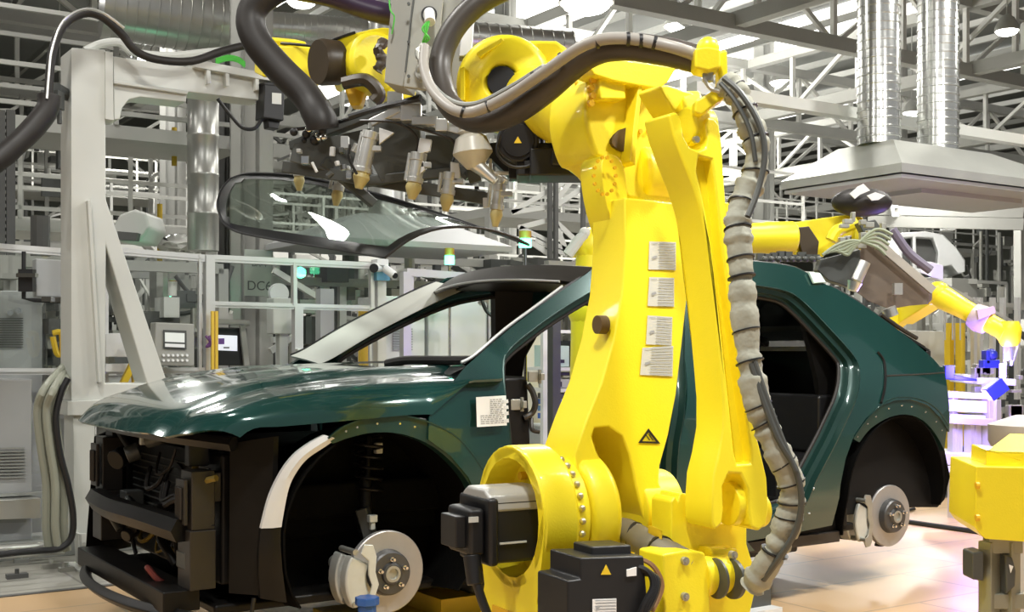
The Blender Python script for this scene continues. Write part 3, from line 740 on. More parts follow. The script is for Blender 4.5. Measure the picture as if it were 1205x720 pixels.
label_on([(764, 326), (793, 327), (793, 361), (762, 360)], -.1015, LAB, 'instruction_label', larm, 10)
label_on([(762, 371), (791, 373), (790, 407), (760, 405)], -.1015, LAB, 'instruction_label', larm, 10)
label_on([(756, 409), (792, 407), (791, 443), (753, 441)], -.1015, LAB, 'instruction_label', larm, 10, .28)
mb = MB(); T = [(751, 521), (763, 504), (777, 522)]; T2 = [(755.5, 519), (763, 508.5), (772, 519.5)]
mb.solid(RP(T, -.102), -EY*.001, [RP(T2, -.102)])
for (x0, x1) in ((759, 764), (763, 768)): mb.solid(RP([(x0, 511), (x0+1.3, 511), (x1+1.3, 518), (x1, 518)], -.102), -EY*.001)
mb.build('warning_triangle', PLBK, larm)
# J3 casing above the lower arm
mb = MB(); mb.cyl(rp(745, 205, .10), rp(745, 205, .10)+EX*.26, .095, seg=40)
mb.solid(sm([(706, 92), (745, 90), (775, 98), (786, 125), (790, 160), (802, 190), (806, 232), (740, 236), (728, 205), (712, 190), (700, 182), (688, 140), (692, 100)], .05, 3), EY*.24)
cas = mb.build('elbow_casing', YEL, bigrobot, bevel=.02, seg=3)
mb = MB(); mb.solid(RP([(693, 78), (704, 66), (797, 79), (786, 97), (775, 104), (748, 100), (722, 95), (700, 88)], -.02), EY*.10); mb.build('elbow_top_plate', YEL, cas, bevel=.006)
mb = MB(); mb.solid(RP([(706, 84), (736, 84), (737, 117), (706, 117)], -.0), EY*.08); mb.build('elbow_cover_box', YEL, cas, bevel=.008)
mb = MB(); mb.solid(RP([(752, 96), (757, 100), (751, 150), (748, 195), (742, 190), (746, 145)], -.01), EY*.07); mb.build('elbow_rib', YEL, cas, bevel=.005)
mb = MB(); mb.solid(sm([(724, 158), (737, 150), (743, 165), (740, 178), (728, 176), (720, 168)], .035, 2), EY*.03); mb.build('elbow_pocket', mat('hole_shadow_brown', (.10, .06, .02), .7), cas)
mb = MB()
for p_ in ((753, 155), (762, 154), (760, 97), (760, 114)):
    p = rp(p_[0], p_[1], .045); mb.cyl(p, p-EY*.008, .008, seg=8)
for k in range(5):
    p = rp(694+(k % 2)*2, 86+k*9, .03); mb.cyl(p, p-EY*.014, .011, seg=8)
mb.build('casing_bolts', YELD, cas)
mb = MB(); mb.solid(sm([(776, 102), (787, 100), (804, 106), (820, 112), (824, 135), (831, 147), (831, 165), (820, 174), (809, 166), (802, 144), (790, 126)], -.22, 2), EY*.12)
mb.cyl(rp(819, 150, -.33)-EX*.04, rp(819, 150, -.33)+EX*.042, .058, seg=32); mb.bar(rp(812, 120, -.16), rp(819, 140, -.33), .06, .07)
mb.build('elbow_lever', YEL, bigrobot, bevel=.008)
mb = MB(); p = rp(820, 164, -.385); mb.cyl(p+EY*.01, p-EY*.002, .010, seg=16); mb.build('lever_badge', STL, bigrobot)
# parallel link
lk = [(787, 134), (797, 131), (802, 142), (805, 160), (812, 173), (822, 177), (831, 173), (833, 163), (831, 147), (832, 138), (841, 139), (847, 147), (850, 170), (853, 215), (856, 255), (861, 310), (870, 370), (880, 440), (888, 500), (896, 532), (903, 562), (905, 600), (902, 618),
      (893, 625), (884, 620), (881, 600), (880, 575), (872, 558), (858, 557), (851, 572), (852, 600), (850, 616), (842, 624), (838, 615), (838, 590), (840, 560), (846, 535), (851, 505), (851, 470), (845, 400), (838, 330), (832, 285), (824, 245), (814, 215), (802, 185), (793, 160)]
rec = [(823, 184), (838, 188), (842, 220), (851, 300), (862, 380), (875, 470), (884, 530), (884, 545), (868, 546), (864, 530), (858, 470), (849, 390), (839, 300), (829, 240), (820, 200)]
mb = MB(); mb.solid(RP(lk, -.40), EY*.13, [RP(rec, -.40)]); link = mb.build('parallel_link', YEL, bigrobot, bevel=.010, ang=40)
mb = MB(); mb.solid(RP([(822, 182), (840, 186), (850, 280), (876, 460), (886, 547), (866, 548), (846, 360), (818, 200)], -.36), EY*.06); mb.build('link_recess', YEL, link)
mb = MB(); p = rp(866, 592, -.33); mb.cyl(p-EX*.035, p+EX*.05, .062, seg=32); p2 = rp(844, 600, -.34)
mb.cyl(rp(892, 600, -.34)-EX*.02, rp(892, 600, -.34)+EX*.012, .05, seg=28); mb.build('link_pin', YEL, link, bevel=.004)
mb = MB(); mb.solid(RP([(888, 462), (897, 460), (900, 466), (898, 487), (889, 488)], -.37), EY*.05); mb.solid(RP([(851, 238), (864, 238), (867, 248), (864, 270), (856, 270)], -.37), EY*.05)
mb.build('hose_bracket', YEL, link, bevel=.004)
# crank and its drive at the bottom
cr = [(790, 590), (795, 584), (798, 590), (801, 580), (814, 582), (819, 600), (826, 611), (850, 616), (862, 612), (884, 600), (888, 612), (879, 618), (879, 640), (886, 663), (895, 681), (888, 700), (881, 730), (874, 790), (790, 790), (790, 700), (790, 640)]
mb = MB(); mb.solid(RP(cr, -.26), EY*.10); mb.lathe(RO, EX, [(.06, .09), (.07, .115), (.20, .115), (.22, .09)], 36); crank = mb.build('crank_arm', YEL, bigrobot, bevel=.012, seg=3)
mb = MB(); mb.solid(RP([(780, 652), (806, 647), (830, 650), (834, 664), (836, 705), (838, 760), (782, 760)], -.36), EY*.12); mb.solid(RP([(836, 645), (868, 645), (872, 662), (872, 690), (840, 662)], -.32), EY*.07)
mb.cyl(rp(836, 681, -.36)+EY*.04-EX*.01, rp(836, 681, -.36)+EY*.04+EX*.09, .055, seg=32)
cb = mb.build('crank_block', YEL, crank, bevel=.008)
mb = MB()
for (u, v) in ((806, 660), (806, 702), (863, 653), (870, 681)):
    p = rp(u, v, -.365); mb.cyl(p+EY*.01, p-EY*.006, .0115, seg=16); mb.cyl(p-EY*.006, p-EY*.010, .006, seg=6)
mb.build('socket_bolts', STL, cb)
mb = MB(); p = rp(862, 681, -.355); mb.lathe(p-EX*.006, EX, [(0, .056), (.006, .057), (.012, .056)], 32); mb.lathe(rp(838, 681, -.355)+EX*.01, EX, [(0, .056), (.004, .057), (.008, .056)], 32); mb.build('drive_rings', GRYK, cb)
# sleeved cable to the right leg, servo box with label
mb = MB(); mb.tube([rp(712, 622, .08), rp(738, 627, -.05), rp(762, 640, -.18), rp(790, 655, -.28), rp(815, 668, -.33)], .042, 16, wob=.02); dl = mb.build('sleeved_cable', mat('brown_grey_sleeve', (.20, .18, .13), .55, var=.2), bigrobot)
mb = MB()
for a_, b_ in (((745, 631), (749, 632)), ((776, 647), (779, 649))): mb.cyl(rp(*a_, -.10 if a_[0] < 760 else -.23), rp(*b_, -.11 if a_[0] < 760 else -.25), .0445, seg=18)
mb.build('sleeve_clamps', PLBK, dl)
mb = MB(); q = rp(766, 634, -.215); mb.box(q+UZ*.015-EY*.02, (.045, .03, .04), (rp(790, 655, -.28)-rp(762, 640, -.18)).normalized(), EY, UZ); mb.build('yellow_tag', YPAINT, dl, bevel=.01)
mb = MB(); P = RP([(683, 656), (758, 654), (765, 740), (765, 790), (668, 790), (668, 683), (683, 681)], -.42); mb.solid(P, EY*.16)
mb.solid(RP([(697, 643), (743, 641), (744, 656), (697, 657)], -.38), EY*.10)
mb.solid(RP([(700, 780), (760, 780), (770, 850), (690, 850)], -.42), EY*.3)
sb = mb.build('base_servo_motor', PLBK, bigrobot, bevel=.006)
label_on([(697, 705), (725, 704), (725, 722), (697, 723)], -.4215, WHP, 'type_label', sb, 5, .1)
mb = MB(); mb.solid(RP([(707, 676), (713, 664), (719, 676)], -.422), -EY*.001); mb.build('warning_triangle', YPAINT, sb)
mb = MB(); mb.solid(RP([(737, 670), (748, 667), (748, 677), (737, 678)], -.422), -EY*.004); mb.build('small_sticker', WHP, sb)
mb = MB()
for k in range(4): mb.tube([rp(742+k*3, 664+k*3, -.40), rp(762+k*3, 672+k*2, -.43), rp(768+k*2, 690, -.44), rp(757+k*3, 712, -.44), rp(748, 735, -.43)], .008, 6)
mb.build('motor_cables', PLBK, sb)
mb = MB()
for k in range(2): mb.tube([rp(742+k*5, 655, -.36), rp(766+k*3, 665, -.38), rp(778+k*2, 690, -.38), rp(768, 720, -.38)], .005, 6)
mb.build('orange_leads', mat('brown_leads', (.35, .2, .1), .5), sb)
# forearm barrel and wrist
A0 = at(716, 132, 4.02); A1 = at(600, 112, 4.78)
ax = (A1-A0).normalized()
mb = MB(); mb.lathe(A0-ax*.05, ax, [(0, .12), (.0, .145), (.05, .150), (.07, .137), (.09, .150), (.30, .152), (.34, .146), (.62, .13), (.80, .12)], 48)
fa = mb.build('forearm', YEL, bigrobot, bevel=.004)
mb = MB(); x_, y_, _ = frame_for(ax)
for k in range(20):
    t = 2*PI*k/20; p = A0+ax*.02+x_*math.cos(t)*.143+y_*math.sin(t)*.143; mb.ball(p, .010, 8, 5)
mb.build('forearm_bolts', YELD, fa)
mb = MB(); wc = at(596, 102, 4.62); wa = (V((0, 0, 2.2))-wc).normalized()*1.0; wa = (V((-.15, -1, -.02))).normalized()
mb.lathe(wc-wa*.16, wa, [(0, .14), (.02, .165), (.22, .182), (.26, .175), (.275, .15), (.275, .06), (.24, .052)], 56)
mb.solid([at(u, v, 4.55) for u, v in ((545, 112), (556, 66), (580, 46), (655, 47), (676, 62), (668, 140), (640, 172), (612, 190), (603, 190), (600, 150), (560, 135))], V((0, .26, 0)))
wr = mb.build('wrist_casing', YEL, bigrobot, bevel=.02, seg=3)
mb = MB(); mb.cyl(wc+wa*.09, wc+wa*.117, .054, seg=32); mb.build('wrist_bore', PLBK, wr)
mb = MB(); mb.solid([at(u, v, 4.50) for u, v in ((541, 80), (547, 78), (547, 118), (541, 118))], V((0, .1, 0))); mb.solid([at(u, v, 4.5) for u, v in ((560, 62), (590, 44), (594, 48), (564, 68))], V((0, .1, 0))); mb.solid([at(u, v, 4.6) for u, v in ((600, 140), (617, 134), (618, 178), (610, 186), (603, 184))], V((0, .1, 0)))
mb.build('wrist_ribs', YEL, wr, bevel=.004)
mc = at(611, 166, 4.42); ma = V((-.1, -1, -.12)).normalized()
mb = MB(); mb.lathe(mc-ma*.16, ma, [(0, .085), (.14, .085), (.15, .078), (.20, .076), (.205, .070), (.205, .060), (.212, .058), (.212, .0)], 36); wm = mb.build('wrist_motor', PLBK, bigrobot)
mb = MB(); tc_ = mc+ma*.053; mb.solid([tc_+V((-.014, 0, -.010)), tc_+V((.014, 0, -.010)), tc_+V((0, 0, .014))], ma*.002); mb.build('warning_triangle', YPAINT, wm)
mb = MB(); mb.box(at(655, 195, 4.45), (.20, .2, .10)); mb.box(at(630, 192, 4.5), (.14, .2, .12)); mb.box(at(657, 186, 4.33), (.05, .02, .05)); mb.cyl(at(681, 190, 4.5), at(681, 205, 4.5), .03); mb.build('wrist_terminal_box', PLBK, wr, bevel=.008)
mb = MB(); mb.tube([at(588, 160, 4.36), at(585, 180, 4.36), at(600, 195, 4.36), at(620, 196, 4.36), at(632, 187, 4.36)], .006, 6); mb.box(at(627, 193, 4.38), (.06, .03, .02)); mb.build('wrist_cables', PLBK, wr)
# hose guide bracket at the top right
mb = MB(); Yk = 3.42
mb.solid([at(u, v, Yk) for u, v in ((818, 56), (833, 54), (848, 57), (848, 80), (834, 84), (818, 80))], V((0, .09, 0)))
mb.ball(at(833, 57, Yk+.05), .033, 20, 12)
mb.solid([at(u, v, Yk+.04) for u, v in ((846, 60), (856, 58), (857, 100), (852, 116), (838, 126), (826, 136), (817, 132), (818, 118), (836, 108), (846, 98))], V((0, .07, 0)))
hb = mb.build('hose_guide', YEL, bigrobot, bevel=.008)
mb = MB(); mb.cyl(at(833, 82, Yk+.04), at(833, 96, Yk+.04), .016, seg=12); mb.tube([at(828, 92, Yk+.02), at(836, 104, Yk+.02), at(847, 108, Yk+.02)], .006, 6); mb.build('guide_fitting', STL, hb)
# hoses
mb = MB()
mb.tube([at(760, -320, 5.4), at(720, -150, 4.9), at(680, -60, 4.5), at(640, -32, 4.3), at(600, -16, 4.3), at(560, 6, 4.3), at(530, 40, 4.3), at(518, 80, 4.28), at(528, 122, 4.2), at(560, 142, 4.1), at(600, 134, 3.98), at(640, 108, 3.85), at(690, 66, 3.72), at(730, 55, 3.62), at(780, 60, 3.55), at(830, 72, 3.52)], .042, 16, wob=.01)
mb.build('main_hose', HOSEB, bigrobot)
mb = MB()
mb.tube([at(500, 55, 4.25), at(499, 80, 4.2), at(510, 108, 4.12), at(535, 130, 4.02), at(562, 130, 3.98), at(600, 112, 3.88), at(640, 85, 3.75), at(690, 52, 3.62), at(735, 45, 3.55), at(790, 55, 3.48), at(826, 68, 3.48)], .018, 12)
g2 = mb.build('grey_hose', mat('grey_hose_rubber', (.33, .31, .28), .4), bigrobot)
mb = MB(); mb.tube([at(497, 62, 4.28), at(506, 95, 4.22), at(530, 118, 4.15), at(560, 122, 4.08), at(600, 103, 3.96), at(640, 78, 3.83)], .009, 8); mb.tube([at(512, 70, 4.3), at(520, 105, 4.24), at(545, 126, 4.15)], .008, 8); mb.build('thin_hose', GRYD, bigrobot)
for (u, v, Y, du, dv) in ((543, 131, 4.0, 3, 1), (572, 126, 3.95, 3, -1), (628, 92, 3.79, 3, -2), (660, 70, 3.7, 3, -2), (737, 46, 3.54, 4, 0), (752, 48, 3.52, 4, 0), (768, 50, 3.50, 4, 1), (700, 50, 3.60, 4, -1)):
    mb = MB(); mb.cyl(at(u, v, Y), at(u+du, v+dv, Y), .0205, seg=14); mb.build('hose_tie', PLBK, g2)
# grey wrapped dress pack down the right side
dp = [(852, 96, 3.46), (868, 112, 3.44), (880, 140, 3.42), (890, 170, 3.40), (888, 205, 3.40), (874, 236, 3.38), (868, 262, 3.36), (871, 300, 3.34), (874, 345, 3.32), (879, 400, 3.30), (886, 450, 3.28), (896, 490, 3.27), (914, 530, 3.26), (931, 568, 3.26), (929, 605, 3.27), (916, 640, 3.28), (900, 668, 3.30), (885, 690, 3.33)]
mb = MB(); P = crom([at(*q) for q in dp], 10); rr = [.035+.0025*math.sin(k*1.7)+.003*math.sin(k*.61)+.0025*math.sin(k*3.9) for k in range(90)]
mb.tube(P, rr, 24, smooth=False, wob=.04); dpk = mb.build('wrapped_hose_pack', GFAB, bigrobot, ang=80)
mb = MB(); n = len(P)
for f_ in (.05, .10, .17, .23, .30, .37, .42, .45, .52, .56, .63, .66, .73, .77, .80, .83, .90):
    k = int(f_*(n-1)); d = (P[min(n-1, k+2)]-P[k-2]).normalized(); d = (d+V((.12, 0, .1))).normalized(); mb.cyl(P[k]-d*.002, P[k]+d*.002, .0395, seg=20)
mb.build('black_straps', PLBK, dpk)
mb = MB()
mb.tube([at(852, 92, 3.40), at(872, 110, 3.37), at(893, 145, 3.35), at(900, 180, 3.34), at(893, 220, 3.33), at(880, 255, 3.31)], .009, 8)
mb.tube([at(848, 98, 3.40), at(866, 120, 3.37), at(883, 155, 3.35), at(889, 190, 3.34)], .007, 8)
mb.tube([at(884, 428, 3.26), at(898, 470, 3.24), at(915, 515, 3.22), at(935, 550, 3.21), at(943, 585, 3.21), at(938, 620, 3.22), at(920, 652, 3.24), at(898, 682, 3.28)], .009, 8)
mb.tube([at(888, 425, 3.26), at(903, 470, 3.24), at(922, 520, 3.22), at(937, 555, 3.205)], .008, 8)
mb.build('side_cables', GRYK, dpk)

# ================================================================ gripper, windscreen, tool box
def patch(pts, ext, mb=None):
    mb = mb or MB(); return mb.solid([at(*p) for p in pts], ext)
grip = thing('glass_gripper', at(500, 160, 4.9), 'dark gripper frame with silver suction cup holders under the big yellow robot wrist', 'gripper')
mb = MB()
mb.solid([at(u, v, 4.95) for u, v in ((440, 142), (478, 140), (494, 152), (498, 190), (490, 206), (448, 214), (436, 190))], V((.02, .05, 0)))
mb.solid([at(u, v, 4.92) for u, v in ((500, 158), (528, 160), (536, 172), (534, 196), (524, 208), (502, 206))], V((.02, .05, 0)))
mb.solid([at(u, v, 5.1) for u, v in ((345, 168), (400, 158), (436, 150), (436, 190), (440, 214), (400, 206), (340, 190))], V((.02, .05, 0)))
fr = mb.build('frame_plate', GRYK, grip, bevel=.006)
mb = MB()
mb.bar(at(335, 196, 5.2), at(575, 234, 4.85), .045, .05); mb.bar(at(345, 172, 5.3), at(470, 122, 4.9), .05, .04); mb.bar(at(470, 128, 4.9), at(545, 165, 4.8), .05, .05)
mb.bar(at(545, 165, 4.8), at(560, 215, 4.8), .05, .05); mb.bar(at(420, 215, 5.0), at(560, 200, 4.9), .05, .04); mb.bar(at(380, 190, 5.1), at(440, 240, 5.2), .04, .04)
mb.build('frame_beam', GRYK, grip, bevel=.005)
mb = MB(); mb.bar(at(436, 145, 4.8), at(470, 128, 4.8), .03, .03); mb.bar(at(500, 143, 4.75), at(560, 158, 4.7), .035, .035); mb.bar(at(545, 183, 4.75), at(595, 215, 4.7), .04, .03); mb.box(at(500, 143, 4.74), (.10, .05, .035)); mb.box(at(520, 148, 4.72), (.05, .05, .05)); mb.box(at(484, 133, 4.78), (.08, .06, .07)); mb.box(at(465, 125, 4.82), (.06, .05, .11))
mb.build('alloy_bracket', ALUW, grip, bevel=.004)
def cup(u0, v0, u1, v1, Y, r=.028, extra=True):
    h = MB(); p, q = at(u0, v0, Y), at(u1, v1, Y); d = (q-p).normalized()
    h.cyl(p, q, r, seg=18); h.lathe(q-d*.01, d, [(0, r*1.2), (.02, r*1.2)], 18); h.lathe(p, d, [(0, r*1.15), (.03, r*1.15)], 18)
    if extra: h.box(p.lerp(q, .45)+V((.03, 0, 0)), (.05, .04, .02)); h.cyl(p+V((-.035, 0, 0)), q+V((-.035, 0, 0)), .008, seg=8)
    cy = h.build('cup_cylinder', ALUW, grip, bevel=.002)
    c = MB(); c.lathe(q, d, [(0, r*.8), (.012, r*1.0), (.03, r*1.15), (.045, r*.95), (.06, r*.7), (.075, r*.5)], 20); c.build('suction_cup', BRASS, cy)
cup(437, 155, 427, 200, 4.75, .030); cup(493, 180, 488, 212, 4.70, .028); cup(530, 203, 527, 226, 4.7, .024); cup(588, 216, 585, 244, 4.7, .022); cup(402, 196, 398, 222, 5.25, .022)
cup(352, 180, 352, 205, 5.5, .022)
mb = MB()
mb.solid([at(u, v, 4.72) for u, v in ((446, 150), (464, 156), (446, 170))], V((0, .02, 0))); mb.solid([at(u, v, 4.68) for u, v in ((494, 162), (508, 164), (506, 178), (497, 180), (500, 200), (494, 205), (489, 190))], V((0, .03, 0)))
mb.solid([at(u, v, 4.68) for u, v in ((530, 190), (540, 192), (542, 208), (536, 214), (530, 208))], V((0, .03, 0))); mb.box(at(587, 204, 4.7), (.10, .03, .012)); mb.box(at(577, 196, 4.7), (.012, .02, .06))
mb.build('cup_bracket', ALU, grip, bevel=.003)
mb = MB(); mb.lathe(at(552, 140, 4.62), at(558, 196, 4.62)-at(552, 140, 4.62), [(0, .035), (.05, .05), (.06, .040), (.075, .062), (.13, .080), (.16, .055), (.19, .03)], 10); mb.build('plastic_covered_joint', mat('translucent_wrap', (.55, .54, .48), .35), grip)
mb = MB(); mb.cyl(at(556, 190, 4.62), at(583, 213, 4.6), .032, .016, 14); mb.build('alloy_cone', ALUW, grip)
mb = MB(); mb.tube([at(424, 142, 4.75), at(460, 143, 4.7), at(482, 152, 4.7), at(492, 165, 4.7), at(490, 180, 4.72)], .006, 6); mb.tube([at(480, 148, 4.7), at(510, 156, 4.7), at(532, 165, 4.7), at(536, 180, 4.7), at(530, 196, 4.7)], .006, 6)
mb.tube([at(410, 138, 4.8), at(450, 126, 4.8), at(495, 116, 4.7)], .012, 6); mb.tube([at(350, 152, 5.1), at(390, 146, 5.0), at(440, 130, 4.85), at(495, 113, 4.7)], .008, 6); mb.tube([at(412, 170, 4.7), at(411, 186, 4.7), at(420, 205, 4.7)], .006, 6)
mb.build('air_tubes', PLBK, grip)
rnd = random.Random(11)
for k in range(26):
    u = rnd.uniform(345, 590); v = 170+(u-345)*.20+rnd.uniform(-16, 24); Y = rnd.uniform(4.75, 5.1)
    mb = MB(); w = rnd.uniform(.015, .045)
    if k % 2: mb.box(at(u, v, Y), (w, .04, w*rnd.uniform(.5, 1.6)))
    else: mb.cyl(at(u, v, Y), at(u+rnd.uniform(-6, 6), v+rnd.uniform(4, 12), Y), w*.4, seg=10)
    mb.build('valve_fitting', rnd.choice((ALUW, CHR, PLBK, GRYK, ALU, WHT)), grip, bevel=.002)
for k in range(10):
    u = rnd.uniform(345, 385); v = rnd.uniform(138, 165)
    mb = MB(); mb.ball(at(u, v, 5.05), rnd.uniform(.012, .024), 10, 7); mb.build('push_fitting', rnd.choice((CHR, PLBK)), grip)
mb = MB(); mb.box(at(620, 203, 4.65), (.14, .08, .06)); mb.solid([at(u, v, 4.75) for u, v in ((560, 170), (640, 160), (690, 185), (690, 210), (600, 208))], V((0, .10, 0))); mb.build('dark_manifold', PLBK, grip, bevel=.006)
# windscreen: curved glass with black border
wind = thing('windscreen', at(440, 270, 5.4), 'curved car windscreen with black border hanging from the suction cups above the hood', 'windscreen')
def edge(pts): return crom([at(*p) for p in pts], 8)
E_b = edge([(262, 262, 5.98), (280, 273, 5.9), (330, 283, 5.6), (392, 293, 5.2), (453, 303, 4.75)])
E_t = edge([(272, 210, 6.38), (292, 204, 6.3), (345, 206, 6.1), (410, 219, 5.85), (480, 239, 5.6), (560, 266, 5.35), (622, 288, 5.20)])
E_l = edge([(262, 262, 5.98), (256, 243, 6.15), (260, 224, 6.3), (272, 210, 6.38)])
E_r = edge([(453, 303, 4.75), (485, 280, 4.85), (522, 268, 4.95), (565, 268, 5.05), (600, 277, 5.14), (622, 288, 5.20)])
def on(E, t): t = max(0, min(1, t))*(len(E)-1); k = min(int(t), len(E)-2); return E[k].lerp(E[k+1], t-k)
def WSE(u, w):
    S_ = on(E_b, u)*(1-w)+on(E_t, u)*w+on(E_l, w)*(1-u)+on(E_r, w)*u
    return S_-(E_b[0]*(1-u)*(1-w)+E_b[-1]*u*(1-w)+E_t[0]*(1-u)*w+E_t[-1]*u*w)
WSP = WSE
U = [0, .06, .13]+[.13+.81*k/22 for k in range(1, 22)]+[.94, .97, 1]; W = [0, .05, .10]+[.10+.74*k/10 for k in range(1, 10)]+[.84, .92, 1]
def build_ws(sel, nm, m):
    mb = MB()
    for i in range(len(U)-1):
        for j in range(len(W)-1):
            inn = (2 <= i < len(U)-3) and (2 <= j < len(W)-3)
            if i == 2 and j in (2, len(W)-4): inn = False
            if inn == sel: mb.add([WSE(U[i], W[j]), WSE(U[i+1], W[j]), WSE(U[i+1], W[j+1]), WSE(U[i], W[j+1])], [(0, 1, 2, 3)])
    return mb.build1(nm, m, wind, ang=80, solidify=.005)
build_ws(True, 'glass', GLASS); build_ws(False, 'frit_border', mat('black_ceramic_frit', (.004, .0045, .0045), .35, spec=.2))
mb = MB(); rim = [WSE(u, 0) for u in U]+[WSE(1, w) for w in W[1:]]+[WSE(u, 1) for u in reversed(U[:-1])]+[WSE(0, w) for w in reversed(W[1:-1])]
mb.tube(rim+[rim[0]], .006, 6, smooth=False); mb.build('edge_seal', PLBK, wind)
mb = MB(); mb.solid([WSP(.50, .80), WSP(.56, .80), WSP(.57, .92), WSP(.49, .92)], UZ*.012); mb.build('sensor_mount', PLBK, wind, bevel=.003)
# grey tool box and its plates above the gripper
tb = thing('tool_changer_box', at(490, 60, 4.5), 'grey sheet metal valve box with white cable tube hanging behind the dark hoses', 'valve box')
mb = MB(); mb.solid([at(u, v, 4.55) for u, v in ((463, -30), (489, -30), (476, 92), (474, 102), (452, 97), (455, 60))], V((.03, .18, 0)))
mb.solid([at(u, v, 4.50) for u, v in ((489, -30), (524, -30), (512, 107), (475, 102), (478, 70))], V((0, .03, 0)))
mb.solid([at(u, v, 4.62) for u, v in ((524, -30), (556, -30), (548, 60), (540, 105), (512, 107))], V((0, .12, 0)))
b_ = mb.build('sheet_metal_case', GRYB, tb, bevel=.004)
mb = MB(); mb.solid([at(u, v, 4.6) for u, v in ((548, -20), (560, -20), (554, 62), (545, 66), (540, 66))], V((0, .1, 0))); mb.build('alloy_edge', ALU, tb, bevel=.003)
mb = MB(); mb.cyl(at(505, 14, 4.47), at(506, 26, 4.42), .020, seg=18); mb.build('white_cable_tube', WHT, tb, bevel=.003)
mb = MB(); mb.lathe(at(505, 17, 4.495), V((0, -1, 0)), [(0, .030), (.004, .030), (.004, .024), (0, .024)], 20, close=True); mb.build('black_grommet', PLBK, tb)
mb = MB()
for k in range(3): mb.tube([at(505, 24, 4.42), at(503-k*3, 34, 4.42), at(499+k*3, 45, 4.43), at(497, 52, 4.45)], .004, 6)
mb.tube([at(457, -20, 4.5), at(459, 10, 4.5), at(464, 20, 4.5), at(461, 40, 4.52)], .003, 5); mb.build('green_wires', GREENW, tb)
mb = MB(); mb.tube([at(499, 52, 4.45), at(492, 62, 4.43), at(496, 74, 4.42), at(491, 86, 4.43), at(497, 94, 4.42)], .012, 8, wob=.2); mb.build('grey_fittings', STL, tb)
mb = MB()
for v in (5, 50, 90): p = at(481, v, 4.49); mb.cyl(p, p-V((0, .01, 0)), .006, seg=8)
mb.tube([at(488, -10, 4.49), at(484, 20, 4.49), at(481, 50, 4.49), at(477, 85, 4.49)], .004, 5); mb.build('case_seam', GRYK, tb)
# second robot wrist behind the tool box
r2 = thing('wrist_robot', at(350, 70, 6.1), 'yellow robot arm with black round end cap behind the thick black hose', 'robot')
mb = MB(); mb.solid([at(u, v, 5.7) for u, v in ((318, 53), (374, 55), (380, 92), (350, 92), (330, 80))], V((-.05, .18, 0))); mb.bar(at(335, 70, 5.75), at(324, 66, 6.0), .20, .18); mb.build('upper_arm', YEL, r2, bevel=.01)
mb = MB(); mb.lathe(at(397, 74, 5.52), V((-.8, -.6, -.1)), [(0, .10), (.08, .105), (.10, .098), (.10, .0)], 32); mb.build('end_cap', mat('dark_brown_cap', (.05, .035, .02), .4), r2)
mb = MB()
mb.solid(crom([at(u, v, 5.5) for u, v in ((388, 50), (420, 38), (462, 33), (474, 60), (472, 90), (490, 108), (478, 116), (455, 114), (432, 98), (412, 92), (396, 96))], 3, True), V((-.03, .2, 0)))
mb.lathe(at(440, 75, 5.5), V((.5, -.8, 0)), [(-.1, .13), (.03, .14), (.05, .12)], 32); mb.build('wrist', YEL, r2, bevel=.015)
mb = MB(); mb.tube([at(452, 48, 5.35), at(446, 58, 5.33), at(450, 72, 5.33), at(444, 84, 5.33)], .022, 8, wob=.3); mb.tube([at(404, 98, 5.4), at(430, 94, 5.38), at(446, 110, 5.38), at(440, 120, 5.38)], .03, 8); mb.build('dark_cable_bundle', mat('dark_brown_cap', (.05, .035, .02), .4), r2)
mb = MB(); mb.solid([at(u, v, 5.5) for u, v in ((404, 100), (432, 98), (424, 124), (412, 124))], V((0, .1, 0))); mb.build('tool_flange', YELD, r2, bevel=.01)
mb = MB(); mb.tube([at(316, 50, 5.75), at(345, 52, 5.7), at(376, 54, 5.6), at(392, 47, 5.5), at(418, 38, 5.5)], .007, 6); mb.build('arm_cable', PLBK, r2)
# thick black hoses at upper left
mb = MB(); mb.tube([at(560, -260, 5.6), at(500, -90, 5.3), at(420, -34, 5.1), at(350, -24, 5.1), at(308, -2, 5.1), at(295, 22, 5.1), at(303, 50, 5.08), at(330, 82, 5.05), at(360, 112, 5.0), at(377, 140, 4.95), at(380, 152, 4.95)], [.062]*40+[.066]*8, 18); o = mb.build('thick_black_hose', RUB); tag(o, 'thick black hose looping down from the top edge onto the gripper frame', 'hose')
mb = MB(); mb.tube([at(340, -14, 5.6), at(390, -4, 5.6), at(430, 10, 5.6), at(470, 18, 5.6), at(520, 8, 5.6)], .05, 14); o = mb.build('overhead_hose', mat('purple_black_hose', (.035, .02, .045), .35)); tag(o, 'dark purple-black hose running sideways behind the grey valve box', 'hose')
